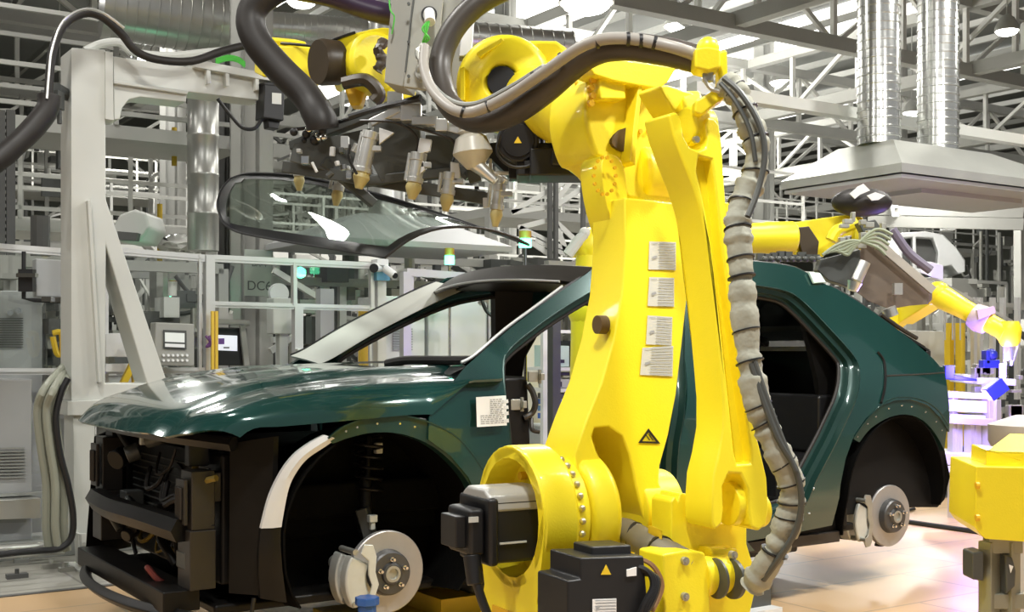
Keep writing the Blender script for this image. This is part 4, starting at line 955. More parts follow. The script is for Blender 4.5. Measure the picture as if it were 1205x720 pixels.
# ================================================================ the hall shell
def one(mb, name, m, label, cat, group=None, **k):
    o = mb.build(name, m, **k); return tag(o, label, cat, group)
def structure(mb, name, m, **k):
    o = mb.build(name, m, **k); o['kind'] = 'structure'; return o
def floor_mat(name, c1, c2, rough, seam):
    m = mat(name, c1, rough, var=.05); nt = m.node_tree; b = nt.nodes['Principled BSDF']
    tc = nt.nodes.new('ShaderNodeTexCoord'); mp = nt.nodes.new('ShaderNodeMapping'); mp.inputs['Rotation'].default_value = (0, 0, -math.atan2(.5527, .8335))
    n1 = nt.nodes.new('ShaderNodeTexNoise'); n1.inputs['Scale'].default_value = .9; n1.inputs['Detail'].default_value = 2; n1.inputs['Roughness'].default_value = .5
    br = nt.nodes.new('ShaderNodeTexBrick'); br.inputs['Scale'].default_value = .45; br.inputs['Mortar Size'].default_value = .004; br.inputs['Mortar Smooth'].default_value = .3
    br.inputs['Color1'].default_value = (*c1, 1); br.inputs['Color2'].default_value = (*c2, 1); br.inputs['Mortar'].default_value = (*seam, 1)
    mx = nt.nodes.new('ShaderNodeMix'); mx.data_type = 'RGBA'; mx.blend_type = 'MULTIPLY'; mx.inputs['Factor'].default_value = .6
    rp_ = nt.nodes.new('ShaderNodeValToRGB'); rp_.color_ramp.elements[0].position = .3; rp_.color_ramp.elements[0].color = (.86, .85, .83, 1); rp_.color_ramp.elements[1].position = .65; rp_.color_ramp.elements[1].color = (1, 1, 1, 1)
    nt.links.new(tc.outputs['Object'], mp.inputs['Vector']); nt.links.new(mp.outputs['Vector'], br.inputs['Vector']); nt.links.new(tc.outputs['Object'], n1.inputs['Vector'])
    nt.links.new(n1.outputs['Fac'], rp_.inputs['Fac']); nt.links.new(br.outputs['Color'], mx.inputs['A']); nt.links.new(rp_.outputs['Color'], mx.inputs['B'])
    nt.links.new(mx.outputs['Result'], b.inputs['Base Color'])
    return m
TAN = floor_mat('tan_epoxy_floor', (.60, .40, .215), (.62, .415, .225), .38, (.40, .28, .17))
GFL = floor_mat('grey_concrete_floor', (.33, .32, .28), (.36, .35, .31), .45, (.18, .17, .15))
A_0, A_1, B_0, B_1 = -14, 48, -46, 9
mb = MB(); mb.hbox(A_0, A_1, -1.5, B_1, -.10, 0); structure(mb, 'floor', TAN)
mb = MB(); mb.hbox(A_0, A_1, B_0, -1.5, -.10, -.0); structure(mb, 'floor', GFL)
mb = MB(); mb.hbox(A_0, A_1, -1.53, -1.49, -.02, .006); structure(mb, 'trim_1', FARD)
mb = MB(); mb.hbox(A_0, A_1, B_0-.3, B_0, 0, 10); structure(mb, 'wall_far', mat('far_wall_grey_green', (.20, .21, .18), .8, var=.3, scale=.5))
mb = MB(); mb.hbox(A_1, A_1+.3, B_0, B_1, 0, 10); structure(mb, 'wall_right', mat('far_wall_grey_green', (.20, .21, .18), .8))
mb = MB(); mb.hbox(A_0-.3, A_0, B_0, B_1, 0, 10); structure(mb, 'wall_left', mat('left_wall_dark', (.14, .14, .12), .8, var=.3))
mb = MB(); mb.hbox(A_0, A_1, B_0, B_1, 10, 10.2); structure(mb, 'ceiling', mat('roof_deck_grey', (.20, .205, .19), .7, var=.25, scale=.7))
# roof trusses: girders along the line and across it
def truss(p, q, h=1.1, n=14, w=.22, m=FARG, nm='roof_truss', label='', grp=None):
    t = thing(nm, p, label, 'roof truss', grp)
    up = UZ*h
    mb = MB(); mb.bar(p, q, w, .24); mb.build('bottom_chord', m, t)
    mb = MB(); mb.bar(p+up, q+up, w, .2); mb.build('top_chord', m, t)
    mb = MB()
    for k in range(n):
        a, b = p.lerp(q, k/n), p.lerp(q, (k+1)/n); mb.bar(a, a+up, .09, .09)
        mb.bar(*((a+up, b) if k % 2 else (a, b+up)), .08, .08)
    mb.build('web_members', FARW if m is FARG else m, t)
    return t
for i, b in enumerate((-9.5, -15.5, -21.5, -28.0, -35.0)):
    far = ('nearest', 'second', 'third', 'fourth', 'farthest')[i]
    truss(CW(-8, b, 6.6), CW(40, b, 6.6), 1.3, 26, label='%s grey roof truss running along the assembly line' % far, grp=None)
for i, a in enumerate((5.5, 11.8, 18.0, 25.0, 33.0)):
    far = ('nearest', 'second', 'third', 'fourth', 'farthest')[i]
    truss(CW(a, -3, 6.65), CW(a, -40, 6.65), 1.25, 20, label='%s grey roof truss crossing the assembly line' % far)
# roof: long skylight strips and purlins
for k, a in enumerate((8, 14.5, 21.5, 29)):
    mb = MB(); mb.hbox(a, a+2.2, -34, -11, 9.90, 9.96); o = mb.build('skylight', SKYL); tag(o, 'lit skylight strip in the roof right of centre, %s one from the camera' % ('first', 'second', 'third', 'fourth')[k], 'skylight')
mb = MB()
for k in range(40): mb.hbox(-13+k*1.5, -12.9+k*1.5, -45, 5, 9.0, 9.15)
structure(mb, 'trim_2', FARG)
# high-bay lamps
def lamp(P, label, r=.22, pw=120):
    t = thing('high_bay_lamp', P, label, 'lamp', 'round high bay lamps under the roof')
    mb = MB(); mb.lathe(P+UZ*.30, -UZ, [(0, .05), (.05, .12), (.2, r), (.28, r*1.05), (.28, r*.98), (.2, r*.9)], 20); mb.build('lamp_shade', FARG, t)
    mb = MB(); mb.ball(P+UZ*.02, r*.92, 16, 8, (1, 1, .45)); mb.build('bulb', LAMP, t)
    mb = MB(); mb.cyl(P+UZ*.28, V((P.x, P.y, 10.0)), .012, seg=6); mb.build('suspension', FARG, t)
    return t
lamps = [(1185, 38, 21), (1073, 134, 27), (355, 4, 16), (70, 148, 22), (690, 6, 13.5), (660, 14, 15.5), (712, 22, 17), (800, 32, 24), (920, 98, 30), (620, 298, 40), (640, 2, 14.5)]
for i, (u, v, Y) in enumerate(lamps[:5]+lamps[7:9]): lamp(at(u, v, Y), 'round white high bay lamp hanging under the roof trusses', .30 if i in (4, 5, 6) else .2)
def area(P, sx, sy, e, col=(1, .98, .93), rot=None, nm='light'):
    l = bpy.data.lights.new(nm, 'AREA'); l.shape = 'RECTANGLE'; l.size = sx; l.size_y = sy; l.energy = e; l.color = col
    o = bpy.data.objects.new(nm, l); C.objects.link(o); o.location = P
    if rot is not None: o.rotation_euler = rot
    return o
# lamps over the line: compact round luminaires, an area light in the mouth of each
RZ = math.atan2(.5527, .8335)
def disc_light(P, r, e):
    o = area(P, r*2, r*2, e, rot=(0, 0, RZ)); o.data.shape = 'DISK'; o.name = 'lamp_and_fill_light'
def row(a, b, z, e, label):
    P = CW(a, b, z); t = thing('high_bay_lamp', P, label, 'lamp', 'round lamps hung over the line above the car')
    mb = MB(); mb.lathe(P+UZ*.42, -UZ, [(0, .06), (.10, .08), (.18, .16), (.36, .26), (.42, .28), (.42, .265), (.36, .24), (.20, .15)], 24); mb.build('lamp_shade', WHT, t)
    mb = MB(); mb.cyl(P+UZ*.42, V((P.x, P.y, 10.0)), .012, seg=6); mb.build('suspension', FARG, t)
    disc_light(P-UZ*.0, .22, e*.46)
for (a, b, z, e) in ((-5.0, 3.2, 4.6, 170), (-1.2, 3.4, 4.6, 330), (1.8, 3.6, 4.6, 400), (4.6, 3.2, 4.6, 420), (-5, -.4, 5.0, 170), (-1.4, -.2, 5.0, 200), (3.4, .2, 5.0, 240), (7.0, -.2, 5.0, 260), (10.5, -.4, 5.0, 260)):
    row(a, b, z, e, 'round white lamp hanging over the assembly line')
for (a, b, e) in ((-5, -5.5, 120), (0, -5.5, 150), (6, -5.5, 320), (12, -6, 380), (-6, -12, 130), (2, -12.5, 240), (8, -12, 600), (15, -12.5, 700), (21, -13, 800), (6, -24, 700), (18, -24, 1000), (30, -26, 1000), (-4, -26, 260)):
    disc_light(CW(a, b, 6.3), .4, e*(.62 if a > 4 else .75))
# some upward light from luminaires onto the roof
for (a, b, e) in ((14, -14, 900), (22, -22, 1200)):
    o = area(CW(a, b, 6.0), 3, 3, e*.8, rot=(PI, 0, 0)); o.name = 'up_light'
W_ = bpy.data.worlds.new('World'); bpy.context.scene.world = W_; W_.use_nodes = True
W_.node_tree.nodes['Background'].inputs[0].default_value = (.95, .97, 1, 1); W_.node_tree.nodes['Background'].inputs[1].default_value = .24

# ================================================================ gantry on the left
GB = -2.15
def G(pts, off=0): return [onb(u, v, GB+off) for u, v in pts]
gan = thing('steel_gantry', CW(-.39, GB, 0), 'tall light grey welded steel gantry frame left of the car with a diagonal brace', 'gantry')
mb = MB(); mb.solid(G([(84, 56), (124, 58), (125, 235), (196, 447), (201, 470), (84, 472)], 0), -DB*.26, [G([(125, 290), (173, 451), (124, 451)])]); mb.build('column', GRYP, gan, bevel=.008)
mb = MB(); mb.solid(G([(103, 236), (107, 234), (120, 450), (116, 450)], .045), -DB*.05); mb.build('stiffener', GRYP, gan, bevel=.003)
mb = MB(); mb.solid(G([(124, 60), (133, 61), (134, 142), (124, 140)], .02), -DB*.27); mb.build('flange_plate', GRYP, gan, bevel=.004)
mb = MB(); mb.solid(G([(133, 66), (229, 80), (306, 90), (306, 118), (222, 108), (220, 112), (219, 120), (165, 114), (152, 117), (144, 127), (141, 140), (134, 141)], .0), -DB*.20); bm_ = mb.build('cantilever_beam', GRYP, gan, bevel=.006)
mb = MB(); mb.solid(G([(134, 94), (221, 107), (221, 111), (134, 98)], .03), -DB*.05); mb.solid(G([(228, 74), (232, 70), (336, 90), (336, 98), (306, 93), (229, 79)], .05), -DB*.25)
for u in (243, 265, 300): mb.solid(G([(u, 78+(u-243)*.13), (u+5, 79+(u-243)*.13), (u+5, 98+(u-243)*.13), (u+1, 99+(u-243)*.13)], .045), -DB*.05)
mb.solid(G([(306, 84), (343, 92), (343, 103), (312, 98), (310, 118), (306, 118)], .0), -DB*.2)
mb.build('beam_ribs', GRYP, gan, bevel=.004)
mb = MB(); mb.solid(G([(79, 472), (130, 470), (160, 470), (160, 476), (130, 489), (79, 489)], .03), -DB*.34); mb.solid(G([(86, 489), (111, 489), (113, 632), (87, 632)], .0), -DB*.22); mb.solid(G([(113, 600), (175, 598), (175, 614), (113, 616)], -.04), -DB*.10)
mb.build('leg_post', GRYP, gan, bevel=.005)
mb = MB(); mb.solid(G([(92, 628), (115, 627), (113, 664), (95, 665)], .09), -DB*.01); mb.solid(G([(92, 628), (96, 628), (98, 665), (94, 665)], .09), -DB*.10); mb.solid(G([(111, 627), (115, 627), (115, 664), (111, 664)], .09), -DB*.10); fx = mb.build('foot_bracket', GRYP, gan, bevel=.002)
mb = MB(); c = onb(105, 664, GB); mb.box(V((c.x, c.y, .006)), (.20, .30, .012), DA, DB); mb.build('foot_plate', GRYP, gan)
mb = MB(); 
for u in (99, 107): mb.cyl(onb(u, 640, GB+.095), onb(u, 640, GB+.105), .010, seg=8); mb.cyl(onb(u, 652, GB+.095), onb(u, 652, GB+.105), .010, seg=8)
mb.build('anchor_bolts', STL, gan)
mb = MB(); mb.solid(G([(312, 99), (335, 102), (334, 142), (310, 138)], .10), -DB*.14); mb.solid(G([(315, 140), (330, 142), (328, 152), (316, 150)], .06), -DB*.08); mb.solid(G([(310, 96), (330, 98), (334, 102), (312, 100)], .10), -DB*.14); sv = mb.build('servo_motor', PLBK, gan, bevel=.006)
mb = MB(); mb.solid(G([(320, 109), (331, 110), (331, 123), (320, 122)], .102), DB*.002); mb.build('type_label', GRYP, sv)
mb = MB(); mb.tube([onb(256, 116, GB+.05), onb(270, 134, GB+.05), onb(285, 150, GB+.05), onb(300, 151, GB+.05), onb(308, 140, GB+.04)], .012, 8); mb.build('cable', PLBK, gan)
mb = MB(); mb.cyl(onb(66, 104, GB+.0), onb(80, 112, GB-.1), .035, seg=10); mb.box(onb(62, 118, GB), (.10, .10, .10)); mb.cyl(onb(70, 118, GB), onb(70, 146, GB), .014, seg=8); mb.build('hose_mount', GRYK, gan, bevel=.004)
# cable over the gantry, and its thick conduit to the left
cab = [(-8, 192), (10, 178), (35, 155), (55, 130), (58, 112)]
mb = MB(); mb.tube([onb(u, v, -2.0) for u, v in [(-25, 203)]+cab], .062, 14, wob=.03); mb.tube([onb(u, v, -2.0) for u, v in ((57, 122), (58, 95), (62, 60), (75, 30), (98, 16), (120, 20), (143, 40), (160, 60), (185, 70), (225, 72), (262, 60), (300, 52), (340, 54))], .024, 12)
o = mb.build('dress_hose', RUB); tag(o, 'black ribbed dress hose arching over the top left of the grey gantry', 'hose')
mb = MB(); mb.tube([onb(u, v, -1.94) for u, v in ((55, 116), (57, 90), (61, 58), (74, 25), (98, 11), (121, 15), (146, 33))], .008, 8); mb.build('bright_edge_tube', ALUW, o)
o2 = MB(); o2.tube([onb(u, v, -2.3) for u, v in ((100, 60), (118, 52), (140, 50), (160, 62), (200, 66), (240, 62), (262, 60))], .025, 10); o2 = o2.build('grey_cable', GRYP); tag(o2, 'pale grey cable lying on top of the gantry behind the black hose', 'cable')
mb = MB()
for k in range(4): mb.tube([onb(u, v+k*1.5, -2.2) for u, v in ((254, 70), (268, 66), (280, 68), (288, 74))], .008, 6)
o = mb.build('green_cable_bundle', GREENW); tag(o, 'bright green cables lying on top of the gantry beam', 'cable')
# hose bundle on the left of the gantry
mb = MB()
for k, (d, r) in enumerate(((0, .030), (7, .028), (-7, .026), (13, .024), (3, .022))):
    mb.tube([onb(u+d, v, -2.05+.04*k) for u, v in ((60, 455), (52, 480), (55, 520), (62, 570), (62, 620), (66, 640))]+[onb(60+d, 648, -2.1+.04*k)], r, 10) if False else mb.tube([onb(96, 408+d*.4, -2.52), onb(80, 430+d*.5, -2.46)]+[onb(u+d, v, -2.05+.04*k) for u, v in ((62, 455), (52, 480), (55, 520), (62, 570), (62, 620), (66, 648))], r, 10)
o = mb.build('grey_hose_bundle', mat('grey_green_hose', (.28, .29, .23), .5)); tag(o, 'bundle of grey-green hoses hanging down beside the left foot of the gantry', 'hose')
mb = MB(); mb.tube([onb(u, v, -1.88) for u, v in ((80, 445), (72, 462), (66, 490), (70, 530), (80, 570), (86, 605), (84, 632), (70, 645), (45, 648), (20, 650), (-30, 656))], .018, 10); o = mb.build('black_floor_cable', PLBK); tag(o, 'single black cable curving down beside the gantry to the floor', 'cable')
mb = MB(); mb.tube([onb(u, v, -2.0) for u, v in ((112, 655), (118, 640), (122, 630), (134, 626), (146, 628))], .012, 8); o = mb.build('loop_cable', PLBK); tag(o, 'small black cable loop between the gantry foot and the car front', 'cable')

# ================================================================ guard fence behind, left
FB = -3.25
def FP(u, v, o=0): return onb(u, v, FB+o)
def rail(mb, p, q, w=.045): 
    w *= .72
    mb.bar(FP(*p), FP(*q), w, w)
    mb.bar(FP(*p, .026), FP(*q, .026), .012, .012)
fen = thing('guard_fence', CW(-2.5, FB, 0), 'aluminium guard fence section left of the gantry, at the left edge', 'fence')
mb = MB(); rail(mb, (-30, 289), (74, 297), .07); mb.build('top_rail', ALU, fen); mb = MB(); rail(mb, (-30, 437), (84, 437), .06); mb.build('middle_rail', ALU, fen)
mb = MB(); rail(mb, (-34, 280), (-34, 640), .06); mb.build('post', ALU, fen)
mb = MB(); mb.solid([FP(-30, 292), FP(74, 299), FP(74, 434), FP(-30, 434)], -DB*.006); mb.build('clear_panel', PANE, fen)
fe2 = thing('guard_door', CW(0, FB, 0), 'aluminium framed guard door with clear panel right behind the gantry brace', 'door')
mb = MB(); rail(mb, (118, 294), (240, 304), .07); mb.build('top_rail', ALU, fe2); mb = MB(); rail(mb, (118, 436), (240, 436), .06); rail(mb, (118, 598), (240, 596), .06); mb.build('bottom_rail', ALU, fe2)
mb = MB(); rail(mb, (235, 300), (235, 600), .035); mb.build('stile', ALU, fe2); mb = MB(); mb.solid([FP(118, 298), FP(232, 306), FP(232, 434), FP(118, 434)], -DB*.006); mb.build('clear_panel', PANE, fe2)
mb = MB(); rail(mb, (125, 300), (125, 600), .035); mb.build('stile', ALU, fe2)
fe3 = thing('guard_fence', CW(.7, FB, 0), 'two-row aluminium guard fence with clear panels behind the car hood', 'fence')
for p, q, w in (((250, 304), (440, 313), .07), ((250, 358), (440, 363), .06)):
    mb = MB(); rail(mb, p, q, w); mb.build('rail', ALU, fe3)
for p, q, w in (((246, 300), (246, 600), .09), ((346, 308), (346, 360), .05), ((350, 360), (350, 600), .09), ((437, 312), (437, 362), .05), ((447, 308), (447, 600), .10), ((435, 362), (437, 600), .03)):
    mb = MB(); rail(mb, p, q, w); mb.build('post', ALU, fe3)
mb = MB(); mb.solid([FP(252, 307), FP(437, 316), FP(437, 360), FP(252, 356)], -DB*.006); mb.build('clear_panel', PANE, fe3)
mb = MB(); mb.box(FP(447, 325, .01), (.11, .12, .07), DA, DB); mb.build('blue_band', mat('pale_blue_band', (.16, .42, .60), .4), fe3)
mb = MB(); mb.box(FP(353, 420, .05), (.06, .05, .12), DA, DB); mb.box(FP(370, 418, .05), (.14, .05, .05), DA, DB); mb.cyl(FP(351, 419, .08), FP(351, 419, .10), .014, seg=10); mb.build('fence_latch', CALI, fe3, bevel=.004)
cam_t = thing('security_camera', FP(447, 312, .1), 'white twin-head camera on top of the fence post above the hood', 'camera')
mb = MB(); mb.box(FP(447, 309, .06), (.10, .10, .05), DA, DB); mb.cyl(FP(440, 314, .10), FP(450, 316, .02), .035, seg=16); mb.cyl(FP(452, 315, .1), FP(464, 324, .16), .032, seg=16); mb.build('camera_body', WHP, cam_t, bevel=.006)
mb = MB(); mb.cyl(FP(440, 315.5, .10), FP(440, 315.5, .14), .034, seg=16); mb.cyl(FP(464, 324, .16), FP(465, 324.5, .18), .022, seg=16); mb.build('lens', PLBK, cam_t)
fe4 = thing('guard_door', CW(2, FB-.4, 0), 'tall aluminium door frame right of the camera post, seen above the cowl', 'door')
def FQ(u, v, o=0): return onb(u, v, FB-.4+o)
for p, q, w in (((477, 320), (545, 325), .06), ((477, 320), (477, 600), .07), ((484, 324), (484, 352), .03), ((484, 352), (545, 352), .05)):
    mb = MB(); mb.bar(FQ(*p), FQ(*q), w, w); mb.build('profile', ALU, fe4)
for i, (p, q) in enumerate((((0, 0), (0, 0)),)): pass

# white cabinets seen through the windscreen opening
def panel_thing(name, label, cat, pts, b, depth, m, grp=None, bevel=.01):
    P = [onb(u, v, b) for u, v in pts]; base = P[2].copy(); base.z = 0
    t = thing(name, base, label, cat, grp); mb = MB(); mb.solid(P, -DB*depth); mb.build('body', m, t, bevel=bevel); return t
def foot(u, b): # pixel row of the floor on the plane b
    p = onb(u, 500, b); return 412+1.25*F/p.y
c1 = panel_thing('machine_cabinet', 'white machine cabinet with louvre vent seen through the windscreen opening, left of the seam', 'cabinet', [(452, 348), (500, 350), (500, foot(500, -4.0)), (452, foot(452, -4.0))], -4.0, .5, WHT)
mb = MB()
for k in range(9): mb.solid([onb(462, 386+k*3, -3.99), onb(485, 386.5+k*3, -3.99), onb(485, 388+k*3, -3.99), onb(462, 387.5+k*3, -3.99)], DB*.01)
mb.build('louvre', CAB, c1)
c2 = panel_thing('machine_cabinet', 'wide plain white machine cabinet seen through the windscreen opening', 'cabinet', [(504, 345), (640, 348), (640, foot(640, -4.0)), (504, foot(504, -4.0))], -4.0, .6, WHT)
mb = MB(); mb.solid([onb(573, 346, -3.99), onb(574.5, 346, -3.99), onb(574.5, 440, -3.99), onb(573, 440, -3.99)], DB*.004); mb.build('door_gap', GRYK, c2)
mb = MB(); mb.hbox(1.9, 2.02, -4.1, -4.0, 0, 1.75); one(mb, 'cabinet_post', CAB, 'grey post standing between the two white cabinets', 'post')
# left cabinets
k1 = panel_thing('switch_cabinet', 'tall grey switch cabinet with louvres at the left edge behind the fence', 'cabinet', [(-40, 342), (50, 342), (50, foot(50, -3.6)), (-40, foot(-40, -3.6))], -3.6, .6, CAB)
mb = MB()
for k in range(13): mb.solid([onb(-10, 374+k*2.8, -3.59), onb(27, 374+k*2.8, -3.59), onb(27, 375.2+k*2.8, -3.59), onb(-10, 375.2+k*2.8, -3.59)], DB*.008)
mb.build('louvre', GRYK, k1)
mb = MB(); mb.hbox(*(0, 0, 0, 0, 0, 0)) if False else mb.cyl(onb(12, 368, -3.58), onb(12, 368, -3.55), .02, seg=10); mb.cyl(onb(22, 366, -3.58), onb(22, 366, -3.55), .02, seg=10); mb.build('cabinet_knob', CHR, k1)
k2 = panel_thing('low_cabinet', 'low pale grey cabinet with louvres standing in front of the fence at the left edge', 'cabinet', [(-40, 446), (38, 446), (38, 640), (-40, 640)], -2.75, .35, CAB)
mb = MB()
for k in range(10): mb.solid([onb(-10, 527+k*3.8, -2.74), onb(29, 526+k*3.8, -2.74), onb(29, 527.6+k*3.8, -2.74), onb(-10, 528.6+k*3.8, -2.74)], DB*.008)
mb.solid([onb(-30, 582, -2.74), onb(48, 578, -2.74), onb(48, 581, -2.74), onb(-30, 585, -2.74)], DB*.05); mb.solid([onb(-30, 612, -2.74), onb(30, 610, -2.74), onb(30, 614, -2.74), onb(-30, 616, -2.74)], DB*.02)
mb.build('louvre', GRYD, k2)
mb = MB(); mb.solid([onb(-30, 590, -2.6), onb(48, 586, -2.6), onb(48, 610, -2.6), onb(-30, 612, -2.6)], -DB*.12); mb.hbox(-2.3, -1.35, -2.72, -2.55, .0, .12); o = one(mb, 'cable_tray', ALUW, 'dented silver cable tray in front of the low grey cabinet', 'cable tray', bevel=.004)
k3 = panel_thing('terminal_box', 'small pale grey terminal box on a black pipe frame left of the gantry', 'box', [(42, 304), (74, 306), (74, 350), (42, 349)], -3.08, .1, CAB)
mb = MB(); mb.tube([onb(28, 296, -3.05), onb(28, 351, -3.05), onb(40, 353, -3.05), onb(80, 355, -3.05)], .014, 8, smooth=False); mb.box(onb(32, 330, -3.0), (.09, .06, .14)); mb.build('pipe_frame', PLBK, k3)
mb = MB(); mb.box(onb(56, 352, -3.0), (.06, .05, .03)); mb.box(onb(68, 353, -3.0), (.08, .05, .03)); mb.box(onb(32, 324, -2.95), (.12, .05, .025)); mb.build('plug', CHR, k3)
mb = MB(); mb.tube([onb(62, 392, -2.9), onb(72, 392, -2.9), onb(73, 414, -2.9), onb(67, 416, -2.9), onb(62, 396, -2.9)], .018, 8); o = one(mb, 'hand_lever', YPAINT, 'yellow hooked lever beside the gantry column', 'lever')
mb = MB(); mb.hbox(-1.8, -.45, -3.5, -3.4, 0, 1.0); one(mb, 'panel_board', GRYP, 'plain pale panel standing behind the yellow lever', 'panel')
# wall piping on the floor at left
mb = MB(); mb.cyl(onb(-20, 655, -2.4), onb(75, 648, -2.4), .022, seg=12); mb.cyl(onb(-20, 648, -2.5), onb(75, 641, -2.5), .03, seg=12); one(mb, 'floor_pipe', ALUW, 'pair of silver pipes lying along the floor left of the gantry foot', 'pipe')
mb = MB(); mb.hbox(-1.6, 1.6, -3.0, -2.6, 0, .10); one(mb, 'floor_channel', GRYD, 'low grey steel channel on the floor behind the gantry foot', 'channel', bevel=.005)
mb = MB(); P = [onb(u, v, -2.7) for u, v in ((116, 492), (168, 492), (168, 574), (116, 574))]; mb.solid(P, -DB*.05); one(mb, 'dark_panel', mat('dark_grey_green_panel', (.13, .13, .115), .6), 'dark grey panel behind the gantry leg below the hood tip', 'panel')
mb = MB(); mb.bar(onb(141, 574, -2.65), onb(141, 606, -2.65), .05, .04); mb.bar(onb(118, 577, -2.65), onb(150, 577, -2.65), .03, .03); one(mb, 'yellow_stand', YPAINT, 'short yellow post low down between gantry leg and car front', 'post')
mb = MB(); mb.bar(onb(162, 416, -2.9), onb(142, 457, -2.9), .045, .04); mb.bar(onb(158, 416, -2.9), onb(160, 460, -2.9), .05, .04); mb.bar(onb(163, 395, -2.9), onb(166, 430, -2.9), .04, .04); o = one(mb, 'yellow_step_frame', YPAINT, 'yellow folding stand seen inside the gantry brace triangle', 'stand')
mb = MB(); P = [onb(u, v, -3.0) for u, v in ((124, 392), (166, 392), (166, 420), (124, 420))]; mb.solid(P, -DB*.3); P = [onb(u, v, -3.0) for u, v in ((124, 428), (166, 428), (166, 438), (124, 438))]; mb.solid(P, -DB*.3); one(mb, 'drawer_cart', WHT, 'white drawer cart behind the gantry brace', 'cart', bevel=.006)
# HMI panel and monitor
hm = panel_thing('operator_panel', 'grey operator panel with small display and two rows of buttons', 'control panel', [(183, 379), (229, 381), (229, 431), (181, 430)], -3.0, .12, GRYB)
mb = MB(); mb.solid([onb(u, v, -2.995) for u, v in ((192, 388), (219, 389), (219, 411), (192, 410))], DB*.008); mb.build('screen_bezel', GRYK, hm)
mb = MB(); mb.solid([onb(u, v, -2.985) for u, v in ((194, 391), (217, 392), (217, 403), (194, 402))], DB*.004); mb.build('display', LCD, hm)
mb = MB(); mb.solid([onb(u, v, -2.985) for u, v in ((194, 404), (217, 405), (217, 409), (194, 408))], DB*.006)
for k in range(6):
    for j in range(2): p = onb(192+k*5.5, 418+j*6, -2.995); mb.cyl(p, p+DB*.015, .009, seg=8)
mb.build('button', WHP, hm)
mo_ = panel_thing('monitor', 'black monitor with a lit white page on its screen behind the fence post', 'monitor', [(253, 385), (291, 386), (291, 430), (253, 430)], -3.6, .10, PLBK)
mb = MB(); mb.solid([onb(u, v, -3.595) for u, v in ((255, 394), (279, 395), (279, 413), (255, 412))], DB*.004); mb.build('screen', SCREEN, mo_)
mb = MB(); mb.solid([onb(u, v, -3.588) for u, v in ((257, 398), (264, 398), (264, 405), (257, 405))], DB*.002); mb.build('screen_logo', mat('purple_print', (.18, .08, .35), .5), mo_)
mb = MB(); mb.solid([onb(u, v, -3.588) for u, v in ((263, 408), (270, 408), (270, 410), (263, 410))], DB*.002); mb.build('screen_text', INK, mo_)
mb = MB(); mb.bar(onb(252, 378, -3.62), onb(293, 380, -3.62), .05, .04); mb.bar(onb(285, 383, -3.58), onb(290, 430, -3.58), .03, .04); mb.build('monitor_arm', GRYB, mo_)
mb = MB(); mb.bar(onb(250, 366, -3.15), onb(250, 440, -3.15), .022, .02); mb.bar(onb(254.5, 366, -3.15), onb(254.5, 440, -3.15), .022, .02); one(mb, 'light_curtain', mat('yellow_light_curtain', (.75, .50, .06), .4), 'slim yellow light curtain strips along the fence post', 'light curtain')
mb = MB(); mb.bar(onb(426, 366, -3.4), onb(426, 430, -3.4), .05, .04); mb.bar(onb(432, 366, -3.4), onb(432, 430, -3.4), .03, .04); one(mb, 'yellow_profile', mat('yellow_light_curtain', (.75, .50, .06), .4), 'yellow upright profile left of the camera post', 'post')
mb = MB(); mb.tube([FP(242, 395, .08), FP(247, 402, .09), FP(243, 408, .08), FP(249, 404, .10), FP(246, 395, .09)], .010, 6); one(mb, 'purple_tie', mat('purple_tie', (.16, .06, .20), .5), 'purple cable tie knot on the fence post', 'cable tie')
# rack seen through the front door opening
rk = thing('parts_rack', CW(2.6, -2.9, 0), 'white parts rack with bins seen through the front door opening', 'rack')
RBp = -2.9
def RK(u, v, o=0): return onb(u, v, RBp+o)
for u in (640, 700):
    mb = MB(); mb.bar(RK(u, 388), RK(u, foot(u, RBp)-1), .04, .04); mb.build('upright', WHT, rk)
for v in (388, 432, 457, 500):
    mb = MB(); mb.solid([RK(638, v), RK(705, v+.5), RK(705, v+4), RK(638, v+4)], -DB*.35); mb.build('shelf', WHT, rk)
mb = MB(); mb.solid([RK(638, 502), RK(692, 502), RK(692, foot(692, RBp)-3), RK(638, foot(638, RBp)-3)], -DB*.3); mb.build('base_cabinet', CAB, rk)
def bin_(pts, o, m, label, nm='storage_bin', slot=None, dep=.2):
    mb = MB(); P = [RK(u, v, o) for u, v in pts]; mb.solid(P, -DB*dep); ob = one(mb, nm, m, label, 'bin' if 'bin' in nm else 'box', bevel=.005)
    if slot: mb = MB(); mb.solid([RK(u, v, o) for u, v in slot], DB*.004); mb.build('slot', PLBK, ob)
bin_([(645, 406), (670, 407), (670, 431.5), (645, 431.5)], -.02, mat('pale_green_box', (.50, .64, .60), .5), 'pale green box with black slot on the upper rack shelf', 'storage_box', [(650, 423), (664, 423), (664, 427), (650, 427)])
bin_([(672, 401), (690, 401), (690, 431.5), (672, 431.5)], -.08, PLBK, 'black box beside the pale green box on the rack', 'storage_box')
bin_([(651, 438), (694, 438), (694, 442), (651, 442)], -.04, PLBK, 'flat black tray on the second rack shelf', 'storage_box')
bin_([(650, 446), (692, 446), (692, 456.5), (650, 456.5)], -.04, CAB, 'grey box with dark squares on the second rack shelf', 'storage_box', [(656, 449), (661, 449), (661, 455), (656, 455)])
for i, (v, m_) in enumerate(((463, GRYK), (470, BLUE), (478, mat('light_blue_bin', (.12, .25, .45), .5)), (487, BLUE))):
    bin_([(649, v), (692, v), (692, v+6.5), (649, v+6.5)], -.04, m_, ('dark grey tray topmost of the stack on the lower rack shelf', 'blue tray second from top of the stack on the rack', 'light blue tray third from top of the rack stack', 'blue tray lowest of the rack stack')[i], 'stacked_bin')
